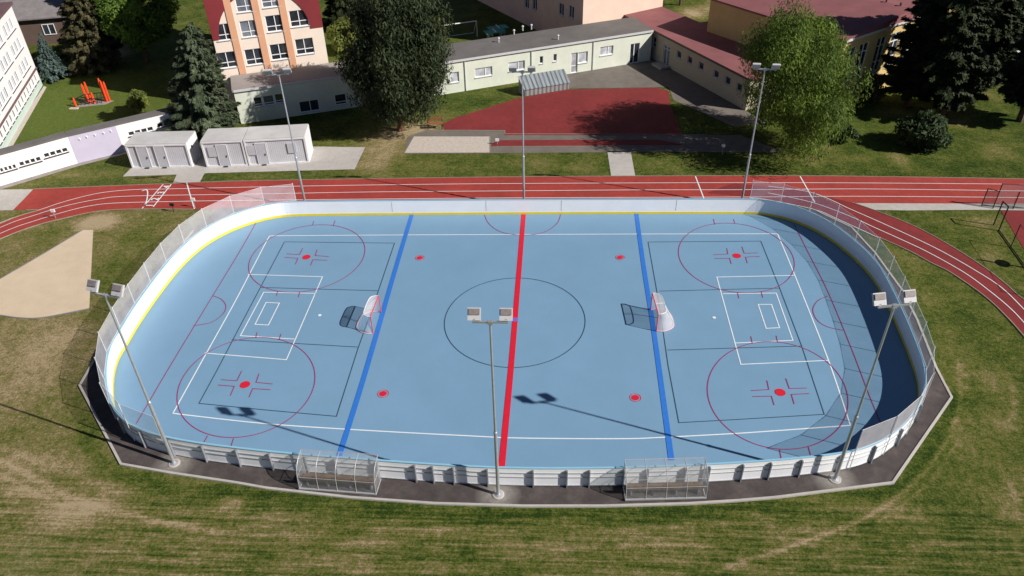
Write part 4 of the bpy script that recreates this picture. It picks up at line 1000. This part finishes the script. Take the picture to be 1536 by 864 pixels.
# --- bicycle shed with sloping ribbed roof
a, b = axy(787, 145), axy(853.5, 134); t = unit(b-a); n = np.array([-t[1], t[0]])
sh = thing('ribbed_shed', 'low grey shed with sloping ribbed metal roof beside the green building', 'shed', (*a, 0))
hs, hb = .55, 1.35; dpt = .95
a_, b_ = a+n*dpt-t*.15, b+n*dpt-t*.15
m = MB(); m.add([(*a, .02), (*b, .02), (*b, hs), (*a, hs), (*a_, .02), (*b_, .02), (*b_, hb), (*a_, hb)], [(0, 1, 2, 3), (1, 5, 6, 2), (5, 4, 7, 6), (4, 0, 3, 7)]); m.obj('side_wall', M['shed_side'], sh)
m = MB(); o_ = .06; A_, B__, C__, D__ = a-n*o_-t*o_, b-n*o_+t*o_, b_+t*o_, a_-t*o_
m.add([(*A_, hs), (*B__, hs), (*C__, hb), (*D__, hb), (*A_, hs+.05), (*B__, hs+.05), (*C__, hb+.05), (*D__, hb+.05)], [(4, 5, 6, 7), (0, 4, 7, 3)[::-1], (0, 1, 5, 4), (1, 2, 6, 5), (2, 3, 7, 6)]); m.obj('roof', M['shed_roof'], sh)
m = MB()
for k in range(9):
    p = A_+(B__-A_)*k/8; q = D__+(C__-D__)*k/8; m.tube([(*p, hs+.06), (*q, hb+.06)], .018, 5)
m.obj('roof_ribs', M['steel'], sh)

# ------------------------------------------------------------------ small things
def park_bench(label, px, rz, L=1.1, mat='bench_wood', tall=.8):
    p = axy(*px); T = thing('park_bench', label, 'bench', (p[0], p[1], .015), None, rz)
    m = LB()
    for k in range(3): m.box((0, -.12+.13*k, .42), (L, .10, .035))
    m.obj('seat', M[mat], T)
    m = LB()
    for k in range(2): m.box((0, .24, .58+.15*k), (L, .035, .11))
    m.obj('backrest', M[mat], T)
    for s in (-1, 1):
        m = LB(); m.tube([(s*L*.45, -.18, 0), (s*L*.45, -.18, .4), (s*L*.45, .2, .4), (s*L*.45, .26, tall)], .025, 6); m.tube([(s*L*.45, .2, 0), (s*L*.45, .2, .4)], .025, 6); m.obj('leg', M['black'], T)
    return T
park_bench('brown slatted bench against the green building wall', (882, 104), math.atan2(tB[1], tB[0]))
park_bench('dark red bench on bare soil at the left tip of the red court', (653, 193), R(3), 1.15)
o = park_bench('low bench by the white door of the maroon roofed building', (1010, 101), math.atan2(tM[1], tM[0])+math.pi, .9, 'bench_seat', .6)
# round white lamp
p = axy(1083, 233); T = thing('garden_lamp', 'short garden lamp with white globe on the grass beside the far right light pole', 'lamp', (p[0], p[1], 0))
m = LB(); m.tube([(0, 0, 0), (0, 0, .62)], .02, 6); m.obj('stem', M['steel'], T)
m = LB(); m.lathe([(.03, 0), (.11, .05), (.14, .13), (.11, .21), (.03, .26)], (0, 0, .6), 12); m.obj('globe', M['frame'], T)
# marker posts by the track
def marker(label, px, h, col='frame', pole='steel'):
    p = axy(*px); T = thing('marker_post', label, 'marker post', (p[0], p[1], .02))
    m = LB(); m.tube([(0, 0, 0), (0, 0, h)], .022, 6); m.obj('post', M[pole], T)
    m = LB(); m.box((0, 0, h), (.26, .06, .2)); m.obj('sign_plate', M[col], T)
marker('small white marker on a post at the inside of the left bend', (84, 328), .55)
marker('small white marker on a post beside the lane numbers, in front of the netting', (293, 312), .6)
marker('small white marker at the end of the sand pit', (746, 217), .35)
marker('short black post on the inner edge of the track near the lane numbers', (261, 318), .5, 'black', 'black')
# football goal behind the green building
a, b = axy(640, 66), axy(716, 55)
T = thing('football_goal', 'white football goal frame on the lawn behind the grey roof', 'football goal', (*a, 0)); t = unit(b-a); n = np.array([-t[1], t[0]])
h = 1.5; b = a+t*(np.linalg.norm(b-a))
m = MB(); m.tube([(*a, 0), (*a, h), (*b, h), (*b, 0)], .05, 6); m.obj('goal_frame', M['frame'], T)
m = MB(); m.tube([(*(a+n*.1), h-.02), (*(a+n*1.1), .05), (*(b+n*1.1), .05), (*(b+n*.1), h-.02)], .03, 6); m.obj('back_frame', M['frame'], T)
# teal tables
for lab, u, v in (('teal tennis table standing further back on the shaded lawn', 747, 45), ('second teal tennis table, nearer the grey roof edge', 742, 51)):
    p = axy(u, v+8); T = thing('tennis_table', lab, 'tennis table', (p[0], p[1], 0), 'tennis tables on the back lawn', R(24))
    m = LB(); m.box((0, 0, .76), (1.9, 1.0, .05)); m.obj('table_top', M['teal'], T)
    m = LB(); m.box((0, 0, .84), (.02, 1.05, .12)); m.obj('net', M['frame'], T)
    for s in (-1, 1): m = LB(); m.box((s*.6, 0, .37), (.08, .7, .73)); m.obj('leg', M['concrete'], T)
# outdoor fitness station
p = axy(137, 156); T = thing('fitness_station', 'orange red outdoor fitness frame with black rails on the lawn', 'fitness equipment', (p[0], p[1], 0))
for k, (dx, dy, h) in enumerate([(-.5, .4, 1.5), (-.3, .55, 1.6), (.95, .55, 1.9), (1.12, .45, 1.75), (1.25, .6, 1.6), (-1.0, -.5, .7), (.25, .1, .9), (-.12, .0, .8)]):
    m = LB(); m.lathe([(.09, 0), (.085, h*.9), (.05, h), (.02, h+.06)], (dx, dy, 0), 8); m.box((dx, dy-.09, h*.6), (.05, .04, h*.6)); m.obj('upright', M['fit_red'], T)
m = LB(); m.tube([(-1.0, -.3, .55), (-.4, .1, .75), (.3, .2, .8), (1.0, .4, .8)], .04, 6); m.tube([(-1.1, -.1, .35), (-.3, -.4, .5), (.4, -.3, .55), (1.2, .2, .5)], .04, 6)
for k in range(6): m.tube([(-.7+.3*k, -.3+.08*k, 0), (-.6+.3*k, .0+.06*k, .75)], .03, 6)
m.obj('rails', M['black'], T)
m = LB(); m.box((-.95, -.95, .03), (.7, .3, .06)); m.obj('foot_plate', M['pit_sand'], T)
m = LB(); m.prism([(-.9, -.7), (1.2, -.1), (1.6, .6), (.9, .9), (-.9, .6)], .002, .02); m.obj('rubber_pad', M['rubber'], T)

# ball stop cage and gate at the right edge
T = thing('ball_stop_fence', 'dark mesh ball stop fence of tall panels at the right end of the straight', 'fence', (*axy(1489, 313), 0))
fp = [axy(1472, 309), axy(1489, 313), axy(1519, 314), axy(1560, 316), axy(1620, 318)]; hh = [1.2, 1.7, 1.2, 1.7, 1.7]
for p, h in zip(fp, hh): m = MB(); m.tube([(*p, 0), (*p, h)], .03, 6); m.obj('post', M['black'], T)
m = MB()
for (p, q, h0, h1) in ((fp[0], fp[1], 1.2, 1.2), (fp[1], fp[2], 1.7, 1.7), (fp[2], fp[3], 1.7, 1.7), (fp[3], fp[4], 1.7, 1.7)):
    m.add([(*p, .06), (*q, .06), (*q, h1), (*p, h0)], [(0, 1, 2, 3)])
m.obj('mesh_panel', M['cage_net'], T)
m = MB()
for (p, q, h) in ((fp[0], fp[1], 1.2), (fp[1], fp[4], 1.7), (fp[0], fp[4], .05)): m.tube([(*p, h), (*q, h)], .022, 6)
m.obj('rail', M['black'], T)
T = thing('side_fence', 'black wire fence along the red corner court', 'fence', (*axy(1498, 346), 0))
sp = [axy(1498, 346), axy(1516, 371), axy(1538, 402), axy(1570, 450)]
for p in sp: m = MB(); m.tube([(*p, 0), (*p, 1.5)], .028, 6); m.obj('post', M['black'], T)
m = MB(); m.tube([(*p, .05) for p in sp], .03, 6); m.tube([(*p, 1.48) for p in sp[1:]], .012, 5); m.obj('rail', M['black'], T)
T = thing('gate_frame', 'pair of black gate posts with a top bar at the corner of the red court', 'gate', (*axy(1490, 338), 0))
for p in (axy(1490, 338), axy(1498, 346)): m = MB(); m.tube([(*p, 0), (*p, 1.62)], .038, 6); m.obj('gate_post', M['black'], T)
m = MB(); a, b = axy(1490, 338), axy(1498, 346); m.tube([(*a, 1.6), (*b, 1.6)], .035, 6); m.obj('top_bar', M['black'], T)
# basketball hoop outside the frame to the right casts the round shadow on the grass
p = axy(1556, 404); T = thing('ball_hoop', 'black ball hoop stand at the right edge of the picture', 'ball hoop', (p[0], p[1], 0))
m = LB(); m.tube([(.2, -.1, 0), (.2, -.1, 1.6), (-.1, .0, 2.0)], .045, 6); m.obj('stand', M['black'], T)
m = LB(); m.lathe([(.001, 0), (.36, 0), (.36, .05), (.001, .05)], (0, 0, 1.15), 20); m.obj('board', M['black'], T)

# parked car
p = axy(1509, 98); T = thing('parked_car', 'white car parked in the lane between dark conifers at the upper right', 'car', (p[0], p[1], 0), None, R(118))
def car(T):
    side = [(-1.75, .30), (-1.72, .62), (-1.55, .78), (-1.25, .82), (-.75, 1.22), (.35, 1.26), (.85, .86), (1.55, .74), (1.74, .55), (1.75, .30)]
    m = LB(); n = len(side); V = []
    for y, k in ((-.78, 1), (-.70, 1), (.70, 1), (.78, 1)):
        V += [(x, y*(1 if z < .85 else .86), z if abs(y) < .75 else min(z, .30+(z-.30)*.93)) for x, z in side]
    Fc = [tuple(range(n))[::-1], tuple(range(3*n, 4*n))]
    for r in range(3): Fc += [(r*n+i, r*n+(i+1) % n, (r+1)*n+(i+1) % n, (r+1)*n+i) for i in range(n)]
    m.add(V, Fc); m.obj('body', M['car_paint'], T)
    m = LB()
    m.add([(-1.2, -.56, .86), (-1.2, .56, .86), (-.78, .54, 1.215), (-.78, -.54, 1.215)], [(0, 1, 2, 3)]); m.add([(.83, -.56, .91), (.83, .56, .91), (.40, .54, 1.24), (.40, -.54, 1.24)], [(3, 2, 1, 0)])
    for v in (0, 1, 2, 3, 4, 5, 6, 7): pass
    m.v = [(x+(-.012 if x < 0 else .012), y, z+.012) for x, y, z in m.v]
    for s in (-1, 1): m.add([(-1.05, s*.70, .88), (-.72, s*.665, 1.18), (.32, s*.665, 1.2), (.68, s*.70, .90)], [(0, 1, 2, 3) if s > 0 else (3, 2, 1, 0)])
    m.obj('windows', M['glass'], T)
    for x in (-1.1, 1.12):
        for s in (-1, 1):
            m = LB(); m.tube([(x, s*.62, .30), (x, s*.80, .30)], .30, 16); wq = m.obj('wheel', M['tyre'], T)
            m = LB(); m.tube([(x, s*.80, .30), (x, s*.812, .30)], .18, 12); m.obj('rim', M['steel'], wq)
    for s in (-1, 1): m = LB(); m.box((1.72, s*.55, .62), (.08, .28, .12)); m.obj('headlight', M['frame'], T)
car(T)

# ------------------------------------------------------------------ trees
LEAF = {
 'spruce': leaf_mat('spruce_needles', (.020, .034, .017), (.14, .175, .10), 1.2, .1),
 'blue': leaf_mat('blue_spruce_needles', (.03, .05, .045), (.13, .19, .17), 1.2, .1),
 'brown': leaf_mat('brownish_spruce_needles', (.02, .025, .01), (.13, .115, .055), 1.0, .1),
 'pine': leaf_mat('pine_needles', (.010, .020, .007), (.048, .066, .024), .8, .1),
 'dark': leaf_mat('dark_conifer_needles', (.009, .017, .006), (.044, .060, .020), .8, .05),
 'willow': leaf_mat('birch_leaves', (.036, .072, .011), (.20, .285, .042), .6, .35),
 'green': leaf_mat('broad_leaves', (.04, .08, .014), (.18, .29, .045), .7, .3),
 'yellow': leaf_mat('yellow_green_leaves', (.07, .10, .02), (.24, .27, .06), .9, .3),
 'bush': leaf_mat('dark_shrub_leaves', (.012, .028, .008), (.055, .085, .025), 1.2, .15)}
def cloud_mesh(name, C, S, N, Tn, mat, parent, elong=1.0, U=None):
    """C centres, S half sizes, N normals: one quad per leaf clump"""
    n = len(C); N = N/np.linalg.norm(N, axis=1)[:, None]
    if U is None: U = RNG.normal(size=(n, 3))
    U = U-(U*N).sum(1)[:, None]*N; U /= np.linalg.norm(U, axis=1)[:, None]+1e-9; W_2 = np.cross(N, U)
    s = S[:, None]
    j = lambda: 1+RNG.uniform(-.35, .35, (n, 1))
    V = np.stack([C-U*s*elong*j()-W_2*s*.5*j(), C+U*s*elong*j()-W_2*s*.35*j(), C+U*s*elong*j()+W_2*s*.35*j(), C-U*s*elong*j()+W_2*s*.5*j()], 1).reshape(-1, 3)
    me = bpy.data.meshes.new(name); me.vertices.add(4*n); me.vertices.foreach_set('co', V.ravel().astype(np.float32))
    me.loops.add(4*n); me.loops.foreach_set('vertex_index', np.arange(4*n)); me.polygons.add(n)
    me.polygons.foreach_set('loop_start', np.arange(0, 4*n, 4)); me.polygons.foreach_set('loop_total', np.full(n, 4)); me.update()
    a = me.attributes.new('tone', 'FLOAT', 'POINT'); a.data.foreach_set('value', np.repeat(Tn, 4).astype(np.float32))
    me.materials.append(mat); o = bpy.data.objects.new(name, me); COL.objects.link(o); o.parent = parent; return o
def conifer(label, px, H, r0, mat, name='spruce_tree', lean=(0, 0), base=.06, dens=1., bark='bark', power=1., group=None, drop=.28, sz=.16, trunk_to=.95):
    p = axy(*px); T = thing(name, label, 'tree', (p[0], p[1], 0), group)
    lean = np.array(lean, float)
    m = LB(); nseg = 8; m.tube([(lean[0]*k/nseg, lean[1]*k/nseg, H*trunk_to*k/nseg) for k in range(nseg+1)], [.022*H*(1-.9*k/nseg)+.02 for k in range(nseg+1)], 8); m.obj('trunk', M[bark], T)
    Cs, Ss, Ns, Ts, Us = [], [], [], [], []; z = H*base
    while z < H*.985:
        f = (z/H-base)/(1-base); rad = r0*((1-f)**power)*(1+.0*f)+.06
        if f < .12: rad *= .75+2*f
        nb = max(4, int(7+5*(1-f)))
        for b in range(nb):
            az = RNG.uniform(0, 2*math.pi); L = rad*RNG.uniform(.68, 1.12)
            if RNG.random() < .10: L *= .65
            n = max(6, int(L*L*38*dens)+int(L*34*dens))
            s = np.sqrt(RNG.uniform(.01, 1, n)); side = RNG.normal(0, .22, n)*L*(1.05-s)*.9
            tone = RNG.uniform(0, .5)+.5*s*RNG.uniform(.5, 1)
            dz = -drop*L*s+ .18*L*s**3 + RNG.normal(0, .05, n)
            x = np.cos(az)*L*s-np.sin(az)*side; y = np.sin(az)*L*s+np.cos(az)*side
            zz = z+dz-np.abs(side)*.25
            Cs.append(np.stack([x+lean[0]*zz/H, y+lean[1]*zz/H, zz], -1)); Ts.append(tone)
            Ns.append(np.stack([np.cos(az)*.5+RNG.normal(0, .35, n), np.sin(az)*.5+RNG.normal(0, .35, n), np.ones(n)], -1))
            Us.append(np.stack([np.cos(az)+RNG.normal(0, .4, n), np.sin(az)+RNG.normal(0, .4, n), np.full(n, -.3)], -1))
            Ss.append(sz*.62*RNG.uniform(.5, 1.2, n)*(1-.35*f))
        z += H*.034*RNG.uniform(.7, 1.25)*(1-.45*f)
    C = np.concatenate(Cs); keep = C[:, 2] > .08
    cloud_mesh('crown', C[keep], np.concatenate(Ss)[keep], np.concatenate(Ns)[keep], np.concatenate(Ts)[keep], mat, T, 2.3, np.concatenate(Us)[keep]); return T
def broad(label, px, H, rad, mat, name='leafy_tree', zc=None, blobs=40, per=260, sz=.13, weep=0, lean=(0, 0), group=None, crown_base=.2, asp=1., bark='bark', cat='tree', seed=None, trunk_r=.03, shape=1., rough=.08):
    p = axy(*px); T = thing(name, label, cat, (p[0], p[1], 0), group); lean = np.array(lean, float)
    z0 = H*crown_base; zc = (z0+H)/2; hz = (H-z0)/2
    m = LB(); nb = 9; bc = []
    hub = np.array([lean[0]*.4, lean[1]*.4, z0+hz*.35])
    m.tube([(0, 0, 0), (hub[0]*.4, hub[1]*.4, hub[2]*.5), tuple(hub)], [trunk_r*H, trunk_r*H*.7, trunk_r*H*.45], 8)
    Cs, Ss, Ns, Ts, Us = [], [], [], [], []
    for b in range(blobs):
        d = RNG.normal(size=3); d /= np.linalg.norm(d); q = RNG.uniform(.45, 1.0)**.6
        q *= 1+RNG.uniform(-rough, rough)
        k = 1.-(.25 if d[2] > 0 else .1)*abs(d[2])*shape
        c = np.array([d[0]*rad*q*k*.82, d[1]*rad*asp*q*k*.82, d[2]*hz*q*.86])+np.array([lean[0]*(.5+.5*d[2]), lean[1]*(.5+.5*d[2]), zc])
        br = rad*RNG.uniform(.22, .38)
        if b < 16: mid = (hub+c)/2+np.array([0, 0, -.1*hz]); m.tube([tuple(hub*.8), tuple(mid), tuple(c)], [trunk_r*H*.35, trunk_r*H*.2, .015], 5)
        n = per; dd = RNG.normal(size=(n, 3)); dd /= np.linalg.norm(dd, axis=1)[:, None]; rr_ = br*RNG.uniform(.25, 1, n)**.45
        pos = c+dd*rr_[:, None]*np.array([1, 1, .8]); tb = RNG.uniform(0, .6)
        if weep:
            dr_ = RNG.uniform(0, 1, n)**1.6*weep; pos[:, 2] -= dr_; pos[:, :2] += (pos[:, :2]-lean*.5)*(.06*dr_)[:, None]
        Cs.append(pos); Ts.append(tb+.4*RNG.uniform(0, 1, n)); Ss.append(sz*RNG.uniform(.5, 1.25, n)); Ns.append(dd+RNG.normal(0, .6, (n, 3))+np.array([0, 0, .3]))
        Us.append(RNG.normal(0, 1, (n, 3))*(.45 if weep else 1)+np.array([0, 0, -1.2 if weep else 0]))
    C = np.concatenate(Cs); keep = C[:, 2] > .03
    m.obj('trunk', M[bark], T)
    cloud_mesh('crown', C[keep], np.concatenate(Ss)[keep], np.concatenate(Ns)[keep], np.concatenate(Ts)[keep], mat, T, 1.5 if weep else 1.15, np.concatenate(Us)[keep]); return T

conifer('tall grey green spruce standing behind the gap between the white containers', (309, 203), 8.3, 2.75, LEAF['spruce'], lean=(1.0, .2), dens=2.2, sz=.115, power=.58, base=.05)
broad('big dense dark pine in front of the green building, left of the red court', (600, 196), 11.2, 3.8, LEAF['pine'], 'pine_tree', rough=.16, crown_base=.03, blobs=230, per=420, sz=.075, weep=.25, lean=(.8, .3), bark='red_bark', trunk_r=.022, shape=.5)
broad('light green weeping birch at the corner of the maroon roofed building', (1188, 223), 9.5, 3.75, LEAF['willow'], 'birch_tree', crown_base=.12, blobs=135, per=470, sz=.066, weep=1.0, lean=(-.8, .5), trunk_r=.022, asp=1.6, rough=.22, shape=.2)
conifer('small blue spruce next to the white school block', (80, 119), 4.0, 1.35, LEAF['blue'], base=.03, dens=1.5, lean=(.3, 0), sz=.13)
conifer('tall brownish spruce behind the fitness lawn', (142, 104), 9.5, 2.6, LEAF['brown'], base=.05, dens=1.6, power=.6, lean=(1.2, 0), sz=.15)
broad('bright green broadleaf tree left of the orange school block', (220, 92), 8.5, 3.4, LEAF['green'], crown_base=.12, blobs=110, per=350, sz=.11, lean=(.8, 0))
conifer('slender dark spruce behind the broadleaf tree at upper left', (168, 62), 10, 2.0, LEAF['brown'], base=.05, power=.7, sz=.22)
broad('yellow green round bush on the lawn behind the annex', (212, 168), 1.95, .95, LEAF['yellow'], 'garden_bush', crown_base=.02, blobs=30, per=150, sz=.07, cat='bush')
broad('low shrub at the foot of the blue spruce', (60, 124), .9, .8, LEAF['green'], 'garden_shrub', crown_base=.02, blobs=16, per=100, sz=.08, cat='bush')
broad('olive yellow shrub between the orange block and the big pine', (521, 78), 3.2, 1.7, LEAF['yellow'], 'garden_tree', crown_base=.03, blobs=40, per=120, sz=.12)
broad('yellow green shrub peeping out right of the big pine', (650, 66), 2.6, 1.4, LEAF['yellow'], 'garden_tree', crown_base=.03, blobs=30, per=120, sz=.11)
conifer('dark conifer beyond the orange block, left of the big pine top', (520, 40), 8, 2.4, LEAF['dark'], sz=.2)
conifer('tall black green conifer with bare reddish trunk, left one of the pair beside the hall', (1360, 158), 12.0, 2.55, LEAF['dark'], 'dark_conifer', base=.13, bark='red_bark', power=.55, sz=.15, dens=1.5, lean=(.0, .3))
conifer('tall dark conifer with reddish trunk, right one of the pair beside the hall', (1412, 172), 12.5, 3.0, LEAF['dark'], 'dark_conifer', base=.12, bark='red_bark', power=.55, sz=.15, dens=1.5, lean=(-.9, .3))
broad('wide dark evergreen bush in front of the two tall conifers', (1380, 220), 2.3, 2.05, LEAF['bush'], 'evergreen_bush', crown_base=.02, blobs=60, per=150, sz=.11, cat='bush', asp=.8)
broad('reddish brown thicket between the birch and the conifers', (1300, 150), 2.1, 1.5, LEAF['brown'], 'garden_bush', crown_base=.02, blobs=26, per=110, sz=.10, cat='bush')
broad('dark low bush at the right foot of the birch', (1262, 212), 1.3, 1.0, LEAF['bush'], 'garden_bush', crown_base=.02, blobs=22, per=110, sz=.08, cat='bush')
conifer('dark conifer with its trunk showing at the far right edge, below the parked car', (1529, 182), 10.5, 2.5, LEAF['dark'], 'dark_conifer', base=.2, power=.6, sz=.2, bark='bark', lean=(-.3, 0))
conifer('dark conifer between the hall and the parked car', (1462, 128), 9.5, 2.4, LEAF['dark'], 'dark_conifer', base=.08, power=.6, sz=.2)
conifer('dark conifer in front of the yellow house', (1490, 60), 7.5, 2.3, LEAF['dark'], 'dark_conifer', base=.04, sz=.22)
conifer('dark conifer behind the parked car at the top right corner', (1545, 70), 9, 2.8, LEAF['dark'], 'dark_conifer', base=.04, sz=.22)
conifer('dark conifer behind the hall roof at the top', (1340, 20), 9, 2.8, LEAF['dark'], 'dark_conifer', base=.04, sz=.24)
conifer('dark conifer left of the yellow house at the top edge', (1432, 40), 10, 2.9, LEAF['dark'], 'dark_conifer', base=.04, sz=.24)
broad('dark broadleaf tree behind the maroon roof at the top edge', (1020, 8), 6, 2.6, LEAF['bush'], 'leafy_tree', crown_base=.3, blobs=36, per=110, sz=.2)
broad('dark broadleaf tree beyond the hall at the top edge', (1065, -12), 7, 3., LEAF['bush'], 'leafy_tree', crown_base=.3, blobs=36, per=110, sz=.2)
